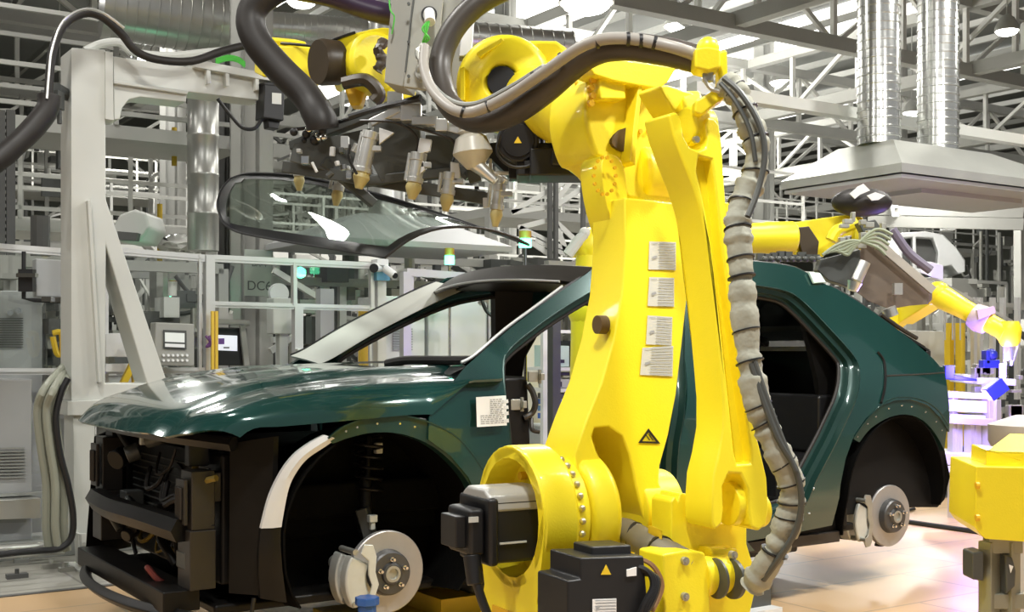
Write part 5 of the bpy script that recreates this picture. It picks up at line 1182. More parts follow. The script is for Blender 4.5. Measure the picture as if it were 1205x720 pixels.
mb = MB(); mb.solid([RK(650, 478, .0), RK(657, 478, .0), RK(657, 486, .0), RK(650, 486, .0)], DB*.003); one(mb, 'bin_label', WHP, 'white label on the light blue tray', 'label')

# ================================================================ right side
# exhaust hood with two spiral ducts
def hood_pt(a, b, z): return CW(a, b, z)
eh = thing('exhaust_hood', CW(6.9, -2.0, 2.7), 'big galvanised pyramid exhaust hood hanging over the tail of the car', 'exhaust hood')
a0, a1, b0, b1 = 5.85, 8.6, -2.75, -1.42
mb = MB(); L0 = [hood_pt(a0, b1, 2.70), hood_pt(a1, b1, 2.70), hood_pt(a1, b0, 2.70), hood_pt(a0, b0, 2.70)]
L1 = [p+UZ*.075 for p in L0]; L2 = [hood_pt(6.15, -1.75, 3.04), hood_pt(7.5, -1.75, 3.04), hood_pt(7.5, -2.35, 3.04), hood_pt(6.15, -2.35, 3.04)]
mb.loft([L0, L1, L2], False); mb.add(L2, [(0, 1, 2, 3)]); mb.build('canopy', mat('galvanised_sheet', (.55, .56, .52), .35, .6, var=.15, scale=3), eh, solidify=.01, ang=20)
mb = MB(); mb.hbox(a0+.02, a1-.02, b0+.02, b1-.02, 2.66, 2.69); mb.hbox(a0+.7, a1-.6, b0+.4, b1-.35, 2.62, 2.66); mb.build('filter_tray', CAB, eh)
for i, a in enumerate((6.27, 7.08)):
    dt = thing('spiral_duct', CW(a, -2.0, 3.05), 'tall silver spiral duct rising from the exhaust hood, %s of the two' % ('left', 'right')[i], 'duct', 'spiral ducts on the exhaust hood')
    prof = []
    for k in range(52): z = k*.075; prof += [(z, .180), (z+.055, .180), (z+.060, .188), (z+.070, .188)]
    mb = MB(); mb.lathe(CW(a, -2.0, 3.04), UZ, prof, 40); mb.build('duct_pipe', mat('spiral_duct_silver', (.66, .67, .64), .22, .9, var=.12, scale=4), dt)
# horizontal big duct top left + purple-lit
def duct(p, q, r, label, bands=10, nm='air_duct'):
    t = thing(nm, p, label, 'duct'); d = (q-p); L = d.length; prof = []
    for k in range(bands):
        z = L*k/bands; prof += [(z, r), (z+L/bands*.9, r), (z+L/bands*.92, r*1.03), (z+L/bands*.98, r*1.03)]
    mb = MB(); mb.lathe(p, d, prof, 28); mb.build('duct_pipe', mat('air_duct_silver', (.50, .50, .47), .3, .8, var=.2, scale=4), t); return t
duct(at(120, 5, 12), at(292, 32, 12.6), .33, 'wide horizontal silver duct at the top left above the gantry', 14)
duct(at(318, 33, 12), at(480, 45, 12.5), .16, 'slim silver duct running behind the yellow wrist robot', 22)
duct(at(520, 42, 11), at(670, 52, 11.5), .14, 'bright silver duct right behind the top of the big robot wrist', 12)
duct(at(239, 295, 12.6), at(239, 112, 12.6), .16, 'vertical silver duct standing behind the gantry beam', 4)
# tail tool: brown plate gripper held by a yellow robot behind the car
t1 = thing('handling_robot', CW(5.4, -3.7, 0), 'yellow robot reaching from behind the big robot towards the car tail', 'robot')
mb = MB(); mb.lathe(at(850, 281, 7.9), at(938, 279, 8.0)-at(850, 281, 7.9), [(0, .10), (.28, .10), (.30, .105), (.49, .105), (.50, .095)], 32)
mb.solid([at(u, v, 8.0) for u, v in ((930, 262), (1000, 252), (1016, 256), (1012, 272), (985, 285), (968, 303), (940, 302), (930, 297))], V((.02, .22, 0))); mb.build('forearm', YEL, t1, bevel=.012)
mb = MB(); mb.solid([at(u, v, 7.95) for u, v in ((935, 268), (952, 266), (964, 284), (962, 302), (946, 304))], V((0, .06, 0))); mb.build('dark_cover', mat('dark_brown_cap', (.05, .035, .02), .4), t1, bevel=.006)
mb = MB(); mb.tube([at(978, 283, 7.8), at(985, 272, 7.8), at(998, 266, 7.8), at(1008, 262, 7.8)], .04, 10); mb.tube([at(1010, 268, 7.8), at(1008, 282, 7.8), at(1018, 292, 7.8)], .03, 10); mb.build('wrist', YEL, t1)
mb = MB(); mb.lathe(CW(5.4, -3.7, 0), UZ, [(0, .35), (.1, .35), (.12, .28), (.5, .26)], 28); mb.bar(CW(5.4, -3.7, .5), CW(4.4, -3.1, 1.5), .24, .24); mb.bar(CW(4.4, -3.1, 1.5), at(850, 281, 7.9), .2, .2); mb.build('base_column', YEL, t1, bevel=.01)
mb = MB(); mb.ball(at(1014, 238, 7.9), .2, 20, 12, (1, .5, .48)); o = one(mb, 'hose_coil', RUB, 'thick black rubber hose bend above the brown plate tool', 'hose')
mb = MB(); mb.solid([at(u, v, 7.75) for u, v in ((1000, 228), (1010, 219), (1016, 216), (1024, 224), (1012, 229), (1006, 234))], V((0, .01, 0))); mb.solid([at(u, v, 7.75) for u, v in ((1020, 230), (1030, 226), (1042, 230), (1034, 235), (1026, 236))], V((0, .01, 0))); mb.build('white_tape', WHT, o)
pt = thing('plate_gripper', at(1040, 320, 7.6), 'brown-grey steel plate tool tilted above the car tail', 'gripper')
PLT = mat('brown_steel_plate', (.20, .16, .125), .4, .3, var=.15)
mb = MB(); mb.solid([at(u, v, 7.5) for u, v in ((1018, 280), (1030, 283), (1093, 343), (1092, 358), (1070, 360), (1047, 364), (1022, 355), (1000, 338), (1008, 305))], V((.06, .10, .03))); mb.build('plate', PLT, pt, bevel=.006)
mb = MB(); mb.bar(at(1022, 277, 7.45), at(1098, 342, 7.45), .03, .05); mb.build('plate_edge', mat('pale_steel_edge', (.5, .47, .42), .4, .3), pt)
mb = MB(); mb.solid([at(u, v, 7.3) for u, v in ((966, 305), (1012, 293), (1014, 316), (1000, 338), (975, 330), (962, 318))], V((0, .10, 0))); mb.solid([at(u, v, 7.6) for u, v in ((1010, 262), (1030, 258), (1045, 278), (1035, 284), (1018, 278))], V((0, .1, 0))); mb.build('lower_bracket', GRYK, pt, bevel=.006)
mb = MB(); mb.cyl(at(1018, 308, 7.2), at(1008, 330, 7.2), .035, seg=16); mb.cyl(at(1006, 332, 7.2), at(1003, 342, 7.2), .045, .03, 16); mb.box(at(1056, 340, 7.4), (.05, .05, .07)); mb.cyl(at(1046, 362, 7.3), at(1050, 372, 7.3), .04, seg=14); mb.build('suction_holder', ALUW, pt)
mb = MB()
for k in range(5): mb.tube([at(968+k*4, 300-k*2, 7.2), at(985+k*3, 288+k*3, 7.2), at(1005, 283+k*2, 7.2), at(1030, 290-k*5, 7.2), at(1042+k*2, 300-k*6, 7.2)], .010, 6)
mb.build('tool_cables', mat('tool_cable_greenish', (.28, .32, .22), .5), pt)
mb = MB()
for k in range(16):
    u = rnd.uniform(985, 1045); v = rnd.uniform(252, 292); mb.box(at(u, v, 7.35), (rnd.uniform(.02, .06), .05, rnd.uniform(.02, .06)))
mb.build('pneumatic_blocks', STL, pt, bevel=.003)
mb = MB(); mb.bar(at(893, 305, 7.6), at(968, 305, 7.6), .03, .03)
for k in range(9): mb.box(at(895+k*8, 302+rnd.uniform(-3, 3), 7.6), (.05, .05, .04)); mb.ball(at(900+k*8, 305, 7.5), .02, 8, 6)
one(mb, 'cable_junction', GRYK, 'row of small dark connectors above the rear roof edge of the car', 'connector row')
mb = MB(); mb.cyl(at(1040, 302, 7.6), at(1052, 318, 7.6), .05, seg=14); mb.tube([at(1050, 270, 7.6), at(1060, 285, 7.6), at(1072, 300, 7.6), at(1095, 318, 7.6)], .03, 8); one(mb, 'purple_hose', mat('grey_violet_hose', (.16, .14, .2), .4), 'short grey-violet hose behind the brown plate tool', 'hose')
# slim yellow robot with blue light at right
t2 = thing('glue_robot', CW(4.9, -2.6, 0), 'slim yellow robot arm with pink wrap reaching down to the blue light at right', 'robot')
mb = MB(); mb.ball(at(1104, 345, 8.6), .085, 16, 10); mb.lathe(at(1104, 347, 8.6), at(1186, 392, 8.3)-at(1104, 347, 8.6), [(0, .075), (.05, .085), (.2, .07), (.5, .065), (.54, .08)], 24); mb.lathe(at(1188, 378, 8.3), V((0, 0, -1)), [(0, .06), (.05, .08), (.14, .07), (.17, .05)], 20); mb.build('forearm', YEL, t2)
mb = MB(); mb.lathe(at(1145, 370, 8.45), at(1186, 392, 8.3)-at(1104, 347, 8.6), [(0, .085), (.06, .098), (.12, .085)], 18); mb.solid([at(u, v, 8.3) for u, v in ((1150, 365), (1170, 360), (1172, 368), (1152, 376))], V((0, .03, 0))); mb.build('pink_wrap', mat('pink_plastic_wrap', (.62, .48, .48), .4), t2)
mb = MB(); mb.bar(at(1102, 348, 8.65), at(1064, 372, 9.2), .13, .13); mb.bar(at(1064, 366, 9.2), CW(4.9, -2.6, .3), .15, .15); mb.lathe(CW(4.9, -2.6, 0), UZ, [(0, .25), (.3, .22)], 20); mb.build('column', YEL, t2, bevel=.01)
mb = MB(); mb.cyl(at(1187, 404, 8.3), at(1187, 424, 8.3), .03, seg=12); mb.cyl(at(1182, 404, 8.3), at(1183, 430, 8.3), .012, seg=8); mb.cyl(at(1192, 404, 8.3), at(1190, 430, 8.3), .012, seg=8); mb.tube([at(1196, 384, 8.3), at(1200, 396, 8.3), at(1196, 412, 8.3), at(1192, 425, 8.3)], .01, 6); mb.build('nozzle', ALUW, t2)
mb = MB(); mb.cyl(at(1180, 428, 8.3), at(1180, 444, 8.3), .022, seg=12); o = mb.build('process_light', WELD); tag(o, 'glowing blue-white light under the yellow arm at right', 'light')
def ptl(P, e, col, r=.08):
    l = bpy.data.lights.new('glow_light', 'POINT'); l.energy = e; l.color = col; l.shadow_soft_size = r; o = bpy.data.objects.new('glow_light', l); C.objects.link(o); o.location = P; return o
ptl(at(1178, 436, 8.2), 42, (.22, .16, 1)); ptl(at(1150, 470, 8.7), 18, (.35, .2, 1))
# process machine under the blue light
pm = thing('process_table', CW(6.2, -1.2, 0), 'white and aluminium fixture table lit violet by the blue light', 'machine')
mb = MB()
for (u0, v0, u1, v1, Y, d) in ((1116, 461, 1164, 468, 9, .4), (1116, 470, 1162, 484, 9, .4), (1118, 487, 1160, 492, 9, .4), (1134, 440, 1152, 450, 9.2, .3), (1112, 533, 1165, 547, 8.9, .5), (1112, 548, 1160, 556, 8.9, .5), (1150, 444, 1196, 452, 9.1, .3)):
    mb.solid([at(u0, v0, Y), at(u1, v0+2, Y), at(u1, v1+2, Y), at(u0, v1, Y)], V((0, d, 0)))
mb.build('table', WHT, pm, bevel=.006)
mb = MB()
for (u, v0, v1, w) in ((1121, 460, 612, .05), (1163, 452, 608, .07), (1172, 470, 560, .05), (1141, 495, 545, .06), (1150, 495, 545, .03), (1128, 495, 560, .03)): mb.bar(at(u, v0, 9.05), at(u, v1, 9.05), w, .06)
mb.bar(at(1116, 494, 8.98), at(1168, 497, 8.98), .05, .05); mb.build('legs', ALU, pm, bevel=.003)
mb = MB(); mb.box(at(1171, 458, 8.5), (.14, .1, .10), V((.8, 0, .6)), V((0, 1, 0)), V((-.6, 0, .8))); mb.ball(at(1166, 418, 8.9), .05, 12, 8); mb.box(at(1164, 428, 8.9), (.12, .1, .06)); mb.box(at(1160, 420, 8.9), (.03, .1, .10)); mb.box(at(1116, 438, 8.6), (.07, .06, .10)); mb.solid([at(1118, 440, 8.6), at(1150, 446, 8.6), at(1150, 449, 8.6), at(1118, 447, 8.6)], V((0, .05, 0))); mb.build('blue_sensor_head', mat('deep_blue_plastic', (.02, .03, .25), .3), pm, bevel=.006)
mb = MB()
for k in range(26): mb.box(at(rnd.uniform(1115, 1200), rnd.uniform(430, 545), 9.15), (rnd.uniform(.02, .10), .08, rnd.uniform(.02, .10)))
mb.build('sensor_blocks', STL, pm, bevel=.003)
mb = MB(); mb.hbox(5.0, 9.0, -2.3, -1.55, .0, .16); mb.hbox(5.4, 9.0, -1.9, -1.55, .16, .22); one(mb, 'machine_plinth', GRYK, 'dark steel plinth under the violet lit fixture table', 'plinth', bevel=.006)
for i, (u, b) in enumerate(((1130, -3.0), (1117, -3.1))):
    mb = MB(); q = onb(u, 380, b); mb.bar(q, V((q.x, q.y, .0)), .07, .07); one(mb, 'yellow_post', YPAINT, ('yellow upright post left of the violet lit profile', 'yellow upright post nearer to the white enclosure')[i], 'post')
mb = MB()
for u in (1146, 1153, 1168, 1180, 1197): mb.bar(onb(u, 350, -2.9), onb(u, 470, -2.9), .045, .05)
mb.bar(onb(1075, 330, -2.9), onb(1098, 328, -2.9), .03, .03); mb.bar(onb(1098, 328, -2.9), onb(1190, 378, -2.9), .03, .03); mb.bar(onb(1110, 335, -2.9), onb(1110, 366, -2.9), .02, .02)
for k in range(8): mb.bar(onb(1112+k*9, 337+k*4.6, -2.9), onb(1112+k*9, 400, -2.9), .012, .012)
one(mb, 'profile_frame', ALU, 'aluminium profile frame behind the slim yellow robot at right', 'frame')
we = panel_thing('white_enclosure', 'white sheet enclosure between the car tail and the yellow posts', 'enclosure', [(1050, 388), (1120, 390), (1120, foot(1120, -3.3)), (1050, foot(1050, -3.3))], -3.3, .5, GRYP)
# white duct / cable box above enclosure
mb = MB(); mb.solid([at(u, v, 9) for u, v in ((1083, 307), (1096, 308), (1096, 326), (1083, 320))], V((.16, .2, -.01))); one(mb, 'white_box', WHT, 'small white box on top right of the brown plate tool', 'box', bevel=.005)
# foreground lower right: yellow cover on profile stand
fg = thing('cover_stand', V((at(1180, 600, 3.6).x, 3.7, 0)), 'yellow angular cover on an aluminium profile stand at the lower right corner', 'stand')
Y0 = 3.55
mb = MB(); mb.solid([at(u, v, Y0) for u, v in ((1149, 551), (1150, 549), (1240, 551), (1240, 640), (1160, 634), (1153, 628), (1147, 620))], V((.05, .35, 0)))
mb.solid([at(u, v, Y0+.05) for u, v in ((1161, 530), (1188, 533), (1240, 533), (1240, 552), (1160, 550))], V((.05, .25, 0)))
w_ = [at(1161, 530, Y0+.05), at(1240, 533, Y0+.05), at(1250, 512, Y0+.30), at(1188, 510, Y0+.30)]; zb_ = at(1161, 552, Y0+.05).z; mb.loft([[V((p.x, p.y, zb_)) for p in w_], w_]); cv = mb.build('yellow_cover', YEL, fg, bevel=.006)
mb = MB()
for v in (571, 609): mb.cyl(at(1148, v, Y0-.005), at(1152, v, Y0-.005), .010, seg=10)
mb.build('cover_bolt', YELD, cv)
mb = MB(); zb = lambda u, Y: V((at(u, 600, Y).x, Y, 0))
for u, Y in ((1164, 3.62), (1188, 3.62), (1170, 3.85), (1230, 3.85)): p = zb(u, Y); mb.bar(p, p+UZ*.68, .045, .045)
mb.bar(at(1160, 640, 3.62), at(1200, 640, 3.62), .05, .05); mb.bar(at(1164, 706, 3.62), at(1240, 706, 3.62), .045, .045); mb.build('profile_stand', mat('olive_grey_profile', (.30, .30, .24), .45, .4), fg, bevel=.003)
mb = MB(); mb.solid([at(u, v, 3.58) for u, v in ((1144, 650), (1158, 648), (1158, 684), (1144, 682))], V((0, .08, 0))); mb.solid([at(u, v, 3.58) for u, v in ((1183, 652), (1192, 656), (1196, 672), (1195, 690), (1184, 700))], V((0, .06, 0))); mb.build('stand_box', GRYK, fg, bevel=.006)
mb = MB(); mb.solid([at(u, v, 3.578) for u, v in ((1187, 664), (1192, 666), (1189, 674))], V((0, -.003, 0))); mb.build('small_sticker', WHP, fg)
mb = MB(); mb.lathe(V((at(1212, 400, 5.2).x, 5.2, 0)), UZ, [(.0, .17), (.62, .12), (.78, .13), (.86, .17), (.93, .17), (.97, .06)], 24); o = one(mb, 'grey_bollard', mat('beige_grey_cap', (.42, .39, .36), .5), 'beige-grey round capped bollard at the right edge above the yellow cover', 'bollard')
# floor items below the car
def fz(u, Y): return at(u, 500, Y)
c1_ = thing('car_carrier', CW(1.9, .6, 0), 'black carrier block with yellow top on the floor below the car sill', 'carrier')
mb = MB(); mb.hbox(1.30, 2.05, .25, .85, .015, .10); mb.hbox(1.30, 2.02, .27, .84, .115, .165); mb.build('carrier_block', GRYK, c1_, bevel=.008)
mb = MB(); mb.hbox(1.28, 2.02, .28, .84, .168, .185); mb.build('yellow_top', YPAINT, c1_)
mb = MB(); mb.hbox(1.1, 2.05, .80, .92, 0, .02); mb.build('white_edge', WHT, c1_)
mb = MB(); mb.hbox(1.5, 1.6, .5, .58, .185, .198); mb.hbox(1.8, 1.9, .5, .58, .185, .198); mb.build('support_pad', PLBK, c1_)
c2_ = thing('car_carrier', CW(.2, .5, 0), 'dark carrier with yellow edge on the floor under the front wheel', 'carrier')
mb = MB(); mb.hbox(-.05, .95, .10, .80, .0, .10); mb.build('carrier_block', GRYK, c2_, bevel=.008); mb = MB(); mb.hbox(-.02, .95, .12, .78, .10, .12); mb.hbox(.35, .55, .3, .6, .12, .195); mb.build('yellow_top', YPAINT, c2_)
mb = MB(); P = onb(432, 702, .98); mb.cyl(P, P-UZ*.03, .046, seg=8); mb.cyl(P-UZ*.03, V((P.x, P.y, .0)), .035, seg=8); one(mb, 'blue_stand', BLUE, 'small blue capped stand below the front brake caliper', 'stand', bevel=.004)
mb = MB(); mb.tube([CW(4.96, -.7, .015), CW(4.96, -.1, .015), CW(4.97, .6, .015), CW(4.9, 1.6, .015)], .018, 8); mb.tube([CW(4.4, -1.3, .015), CW(5.0, -1.0, .015), CW(5.6, -1.1, .015)], .012, 8); one(mb, 'floor_cable', PLBK, 'black cable lying straight across the tan floor behind the rear brake', 'cable')
# anchor plates and scraps on the grey floor
for i, (u, v) in enumerate(((25, 662), (60, 668), (78, 672), (20, 680))):
    mb = MB(); p = onz(u, v, 0); mb.box(p+UZ*.012, (.08+.03*(i % 2), .05, .024), DA, DB); mb.cyl(p, p+UZ*.05, .012, seg=8); one(mb, 'floor_anchor', (GRYD, ALUW, STL, FARD)[i], ('grey anchor block on the floor by the silver pipes', 'bright anchor bolt on the grey floor left of the gantry foot', 'small steel anchor nearest to the gantry foot', 'dark anchor at the left edge of the grey floor')[i], 'anchor')
# ================================================================ far background
def catwalk(a0, a1, b, z, w, label, m=FARW, rail_m=None, legs=True, brace=True, step=1.2):
    rail_m = rail_m or m
    t = thing('catwalk', CW(a0, b, 0 if legs else z), label, 'catwalk')
    mb = MB(); mb.hbox(a0, a1, b-w, b, z-.14, z)
    mb.build('deck', m, t)
    n = max(2, int((a1-a0)/step))
    for s in (b, b-w):
        mb = MB()
        for h in (.5, 1.05, .12): mb.bar(CW(a0, s, z+h), CW(a1, s, z+h), .045, .045)
        mb.build('handrail', rail_m, t)
        mb = MB()
        for k in range(n+1): a = a0+(a1-a0)*k/n; mb.bar(CW(a, s, z), CW(a, s, z+1.05), .045, .045)
        mb.build('rail_posts', rail_m, t)
    if legs:
        mb = MB()
        for k in range(0, n+1, 3):
            a = a0+(a1-a0)*k/n
            for s in (b, b-w):
                mb.bar(CW(a, s, 0), CW(a, s, z), .14, .14)
            if brace: mb.bar(CW(a, b, z-1.4), CW(min(a+1.2, a1), b, z-.1), .07, .07); mb.bar(CW(a, b, z-1.4), CW(max(a-1.2, a0), b, z-.1), .07, .07)
        mb.build('leg_frames', m, t)
    return t
catwalk(-8, 3.2, -9.5, 2.75, 1.2, 'pale steel catwalk with white handrails left behind the gantry column')
catwalk(-1.5, 2.6, -7.5, 3.55, 1.1, 'grey maintenance platform with yellow pipes seen below the gantry beam', FARG, FARG, True, False)
catwalk(3.5, 14, -16, 3.1, 1.4, 'long distant catwalk with railings behind the gripper', FARW)
catwalk(8, 15, -11, 3.5, 1.4, 'grey catwalk with railing right of the wrapped hose pack', FARG, FARW, True, False)
catwalk(14, 34, -20, 4.6, 1.6, 'high far catwalk behind the exhaust hood', FARG, FARW, True, False)
catwalk(-12, 8, -24, 5.0, 1.6, 'high far catwalk at the upper left', FARG, FARG, True, False)
# yellow pipes above the platform
for i, (u0, v0, v1) in enumerate(((147, 183, 172), (176, 180, 152), (205, 195, 150), (188, 307, 240))):
    mb = MB(); p = at(u0, v0, 13.5); mb.cyl(p, at(u0, v1, 13.5), .03, seg=8)
    if i == 1: mb.cyl(p, at(u0-14, v0, 13.5), .03, seg=8)
    one(mb, 'yellow_pipe', FARY, ('yellow pipe leftmost in the opening under the gantry beam', 'yellow bent pipe in the opening under the gantry beam', 'short yellow pipe right of the bent one', 'yellow pipe on the lower catwalk')[i], 'pipe')
# grey columns
def column(u, b, w, m, label, z=9.9):
    p = onb(u, 400, b); a, bb, _ = car_ab(p)
    t = thing('steel_column', CW(a, b, 0), label, 'column')
    mb = MB(); mb.hbox(a-w/2, a+w/2, b-.03, b, 0, z); mb.hbox(a-w/2, a+w/2, b-w, b-w+.03, 0, z); mb.hbox(a-.02, a+.02, b-w, b, 0, z); mb.hbox(a-w/2, a-w/2+.03, b-w, b, 0, z); mb.build('shaft', m, t)
    mb = MB(); mb.hbox(a-w/2-.08, a+w/2+.08, b-w-.08, b+.08, 0, .04); mb.build('base_plate', m, t)
    return t, a
t_, a_ = column(303, -5.4, .30, FARG, 'grey steel column with the DC6 sign behind the guard fence')
mb = MB(); mb.hbox(a_-.13, a_+.13, -5.4, -5.39, 1.74, 2.16); mb.build('sign_plate', mat('sign_grey_green', (.42, .46, .40), .5), t_)
text('DC6', .12, CW(a_+.01, -5.385, 1.83), DA, UZ, GRYK, t_); text('BA-4', .07, CW(a_+.01, -5.385, 2.03), DA, UZ, GRYK, t_)
column(277, -8.5, .25, FARD, 'dark column behind the vertical silver duct')
column(207, -12.5, .30, FARG, 'slim grey column behind the catwalk left')
column(600, -17, .35, FARG, 'far grey column left of the big robot')
column(905, -19, .4, FARG, 'far grey column right of the wrapped hose pack'); column(1063, -17, .35, FARG, 'far grey column between the spiral ducts')
mb = MB(); mb.hbox(9.6, 9.72, -2.5, -2.38, 0, 3.35); mb.hbox(4.5, 9.72, -2.5, -2.38, 3.35, 3.45); one(mb, 'pale_portal', GRYP, 'pale square portal post at the right edge beside the exhaust hood', 'portal')
# black ladder at far left
ld = thing('ladder_cage', onb(8, 285, -6.0)*1.0, 'dark caged ladder at the left edge', 'ladder')
mb = MB()
for u in (0, 12): p, q = onb(u, 130, -6.0), onb(u, 285, -6.0); mb.bar(p, V((q.x, q.y, .0)), .07, .07)
mb.build('stringer', FARD, ld)
mb = MB()
for k in range(22): mb.bar(onb(0, 130+k*8, -6), onb(12, 130+k*8, -6), .03, .03)
mb.build('rungs', FARG, ld)
# diagonal white tube frames behind the windscreen
wf = thing('white_tube_frame', CW(9, -14, 0), 'white diagonal tube framework between windscreen and big robot', 'frame')
for i, (p, q) in enumerate((((602, 250), (677, 207)), ((602, 250), (650, 243)), ((650, 243), (678, 205)), ((650, 245), (695, 215)), ((652, 258), (668, 300)), ((612, 268), (670, 296)), ((655, 262), (680, 285)), ((625, 285), (655, 305)), ((668, 298), (695, 275)), ((610, 268), (650, 258)), ((630, 282), (668, 300)))):
    mb = MB(); mb.bar(at(*p, 16), at(*q, 16), .065, .065); mb.build('tube', FARW, wf)
mb = MB()
for u in (647, 654, 1018, 686): q = at(u, 200, 15.8); mb.bar(at(u, 185, 15.8), V((q.x, q.y, 0)), .05, .05)
mb.build('dark_posts', FARD, wf)
mb = MB(); q = at(668, 450, 16); mb.bar(q, V((q.x, q.y, 0)), .3, .3); mb.build('support', FARG, wf)
# second yellow robot left of the big arm
yr = thing('far_yellow_robot', CW(5.2, -5.0, 0), 'small yellow robot partly hidden left of the big robot arm', 'robot')
mb = MB(); mb.ball(at(694, 290, 10.5), .14, 16, 10, (1, 1, 1.2)); q = at(694, 300, 10.5); mb.cyl(q, V((q.x, q.y, 0)), .12, .2, 20); mb.bar(at(690, 282, 10.5), at(672, 300, 10.6), .06, .06); mb.build('robot_body', YEL, yr)
mb = MB(); mb.ball(at(688, 274, 10.4), .05, 10, 8); mb.tube([at(688, 276, 10.4), at(680, 284, 10.4), at(668, 300, 10.4)], .05, 10); mb.build('white_sleeve', GRYP, yr)
yr2 = thing('midsize_yellow_robot', CW(4.0, -3.6, 0), 'yellow robot body seen in the front door opening behind the rack', 'robot')
mb = MB(); q = at(697, 400, 8.4); mb.cyl(V((q.x, q.y, 0)), q, .18, .15, 24); mb.ball(at(697, 365, 8.4), .17, 18, 12); mb.cyl(at(697, 400, 8.4), at(697, 360, 8.4), .15, .15, 20); mb.build('robot_body', YEL, yr2)
# robot gripper seen through the windscreen: yellow tip with white hoses
hg = thing('small_gripper', at(585, 372, 8.6), 'small silver gripper with yellow finger seen through the windscreen opening', 'gripper')
mb = MB(); mb.ball(at(572, 348, 8.6), .045, 12, 8); mb.tube([at(562, 356, 8.6), at(572, 350, 8.6), at(580, 360, 8.6), at(588, 372, 8.6)], .03, 10); mb.box(at(583, 362, 8.6), (.10, .08, .12)); mb.box(at(590, 348, 8.6), (.06, .05, .14)); mb.build('gripper_body', ALUW, hg, bevel=.006)
mb = MB(); mb.cyl(at(581, 370, 8.5), at(580, 380, 8.5), .014, seg=8); mb.cyl(at(587, 371, 8.5), at(587, 380, 8.5), .014, seg=8); mb.build('finger', YPAINT, hg)
mb = MB(); q_ = at(652, 362, 8.9); mb.bar(at(586, 358, 8.65), q_, .05, .05); mb.bar(q_, V((q_.x, q_.y, 0)), .07, .07); mb.build('support_arm', GRYK, hg)
mb = MB(); mb.bar(at(560, 330, 8.7), at(566, 350, 8.6), .03, .03); mb.tube([at(570, 335, 8.6), at(567, 350, 8.5), at(572, 365, 8.5), at(580, 372, 8.5)], .014, 8); mb.build('black_cables', PLBK, hg)
# window-like frame behind it
mb = MB(); 
for p, q in (((592, 350), (625, 351)), ((592, 368), (618, 369)), ((592, 350), (592, 390)), ((592, 372), (622, 371))): mb.bar(onb(*p, -3.8), onb(*q, -3.8), .04, .04)
one(mb, 'aluminium_bracket', ALU, 'aluminium frame piece seen through the far front window', 'frame')
# second exhaust hood behind windscreen, signal lamps
mb = MB(); c_ = [at(u, v, 11) for u, v in ((372, 292), (440, 296), (548, 302), (500, 268), (455, 258), (395, 268))]; L0 = [CW(4.1, -6.8, 2.15), CW(6.3, -6.8, 2.15), CW(6.3, -8.4, 2.15), CW(4.1, -8.4, 2.15)]
q0 = at(455, 296, 11.2); A_, B_, Z_ = car_ab(q0)
L0 = [CW(A_-1.0, B_+.6, Z_), CW(A_+1.0, B_+.6, Z_), CW(A_+1.0, B_-.6, Z_), CW(A_-1.0, B_-.6, Z_)]; L1 = [CW(A_-.35, B_+.2, Z_+.32), CW(A_+.35, B_+.2, Z_+.32), CW(A_+.35, B_-.2, Z_+.32), CW(A_-.35, B_-.2, Z_+.32)]
h2 = thing('exhaust_hood', CW(A_, B_, Z_), 'white pyramid exhaust hood seen through the hanging windscreen', 'exhaust hood'); mb.loft([L0, [p+UZ*.05 for p in L0], L1], True); mb.build('canopy', CAB, h2, ang=20)
mb = MB(); mb.cyl(CW(A_, B_, Z_+.3), CW(A_, B_, 6.5), .17, seg=20); mb.build('duct_pipe', ALUW, h2)
def signal(u, v, Y, label):
    t = thing('signal_tower', at(u, v+60, Y), label, 'signal lamp')
    q = at(u, v+6, Y)
    mb = MB(); mb.cyl(at(u, v-5, Y), at(u, v+5, Y), .042, seg=14); mb.build('green_lens', GLED, t)
    mb = MB(); mb.cyl(at(u, v-6, Y), at(u, v-14, Y), .042, seg=14); mb.build('amber_lens', ORNG, t)
    mb = MB(); mb.cyl(q, V((q.x, q.y, 0)), .012, seg=8); mb.build('pole', CHR, t)
    ptl(at(u, v, Y-.15), 4, (.1, 1, .5), .05)
signal(529, 306, 10.2, 'signal lamp lit green just above the windscreen opening'); signal(618, 286, 8.0, 'signal lamp lit green at the right tip of the hanging windscreen')
signal(203, 344, 12.0, 'small signal lamp lit green behind the guard door')
# white van body on the far line, right
vn = thing('van', at(1095, 483, 24), 'unpainted white van body on the far line under the exhaust hood', 'car body')
def VP(u, v): return at(u, v, 24)
mb = MB(); mb.solid([VP(*p) for p in ((1056, 274), (1090, 272), (1110, 276), (1126, 292), (1136, 306), (1136, 320), (1128, 322), (1120, 312), (1108, 314), (1104, 322), (1056, 322))], V((.3, 1.6, 0)), [[VP(*p) for p in ((1062, 280), (1074, 279), (1074, 316), (1062, 316))], [VP(*p) for p in ((1078, 279), (1098, 280), (1104, 296), (1103, 315), (1079, 316))]]); mb.build('body_shell', WHT, vn, bevel=.03)
mb = MB(); mb.solid([at(*p, 24.3) for p in ((1058, 277), (1106, 278), (1122, 296), (1104, 318), (1058, 318))], V((0, .1, 0))); mb.build('dark_interior', FARD, vn)
disc_light(at(1090, 170, 21.5), .3, 170)  # added fill light brightening the dim van, no luminaire hangs here
mb = MB(); q = at(1114, 477, 24); mb.cyl(q, q+V((0, .2, 0)), .18, seg=18); mb.build('wheel', RUB, vn)
mb = MB(); mb.solid([at(u, v, 23.9) for u, v in ((1040, 325), (1150, 328), (1150, 334), (1040, 332))], V((0, 2, 0))); q = at(1095, 330, 24.5); mb.bar(q, V((q.x, q.y, 0)), 1.6, .8); one(mb, 'line_platform', FARG, 'grey platform carrying the far white van body', 'platform')
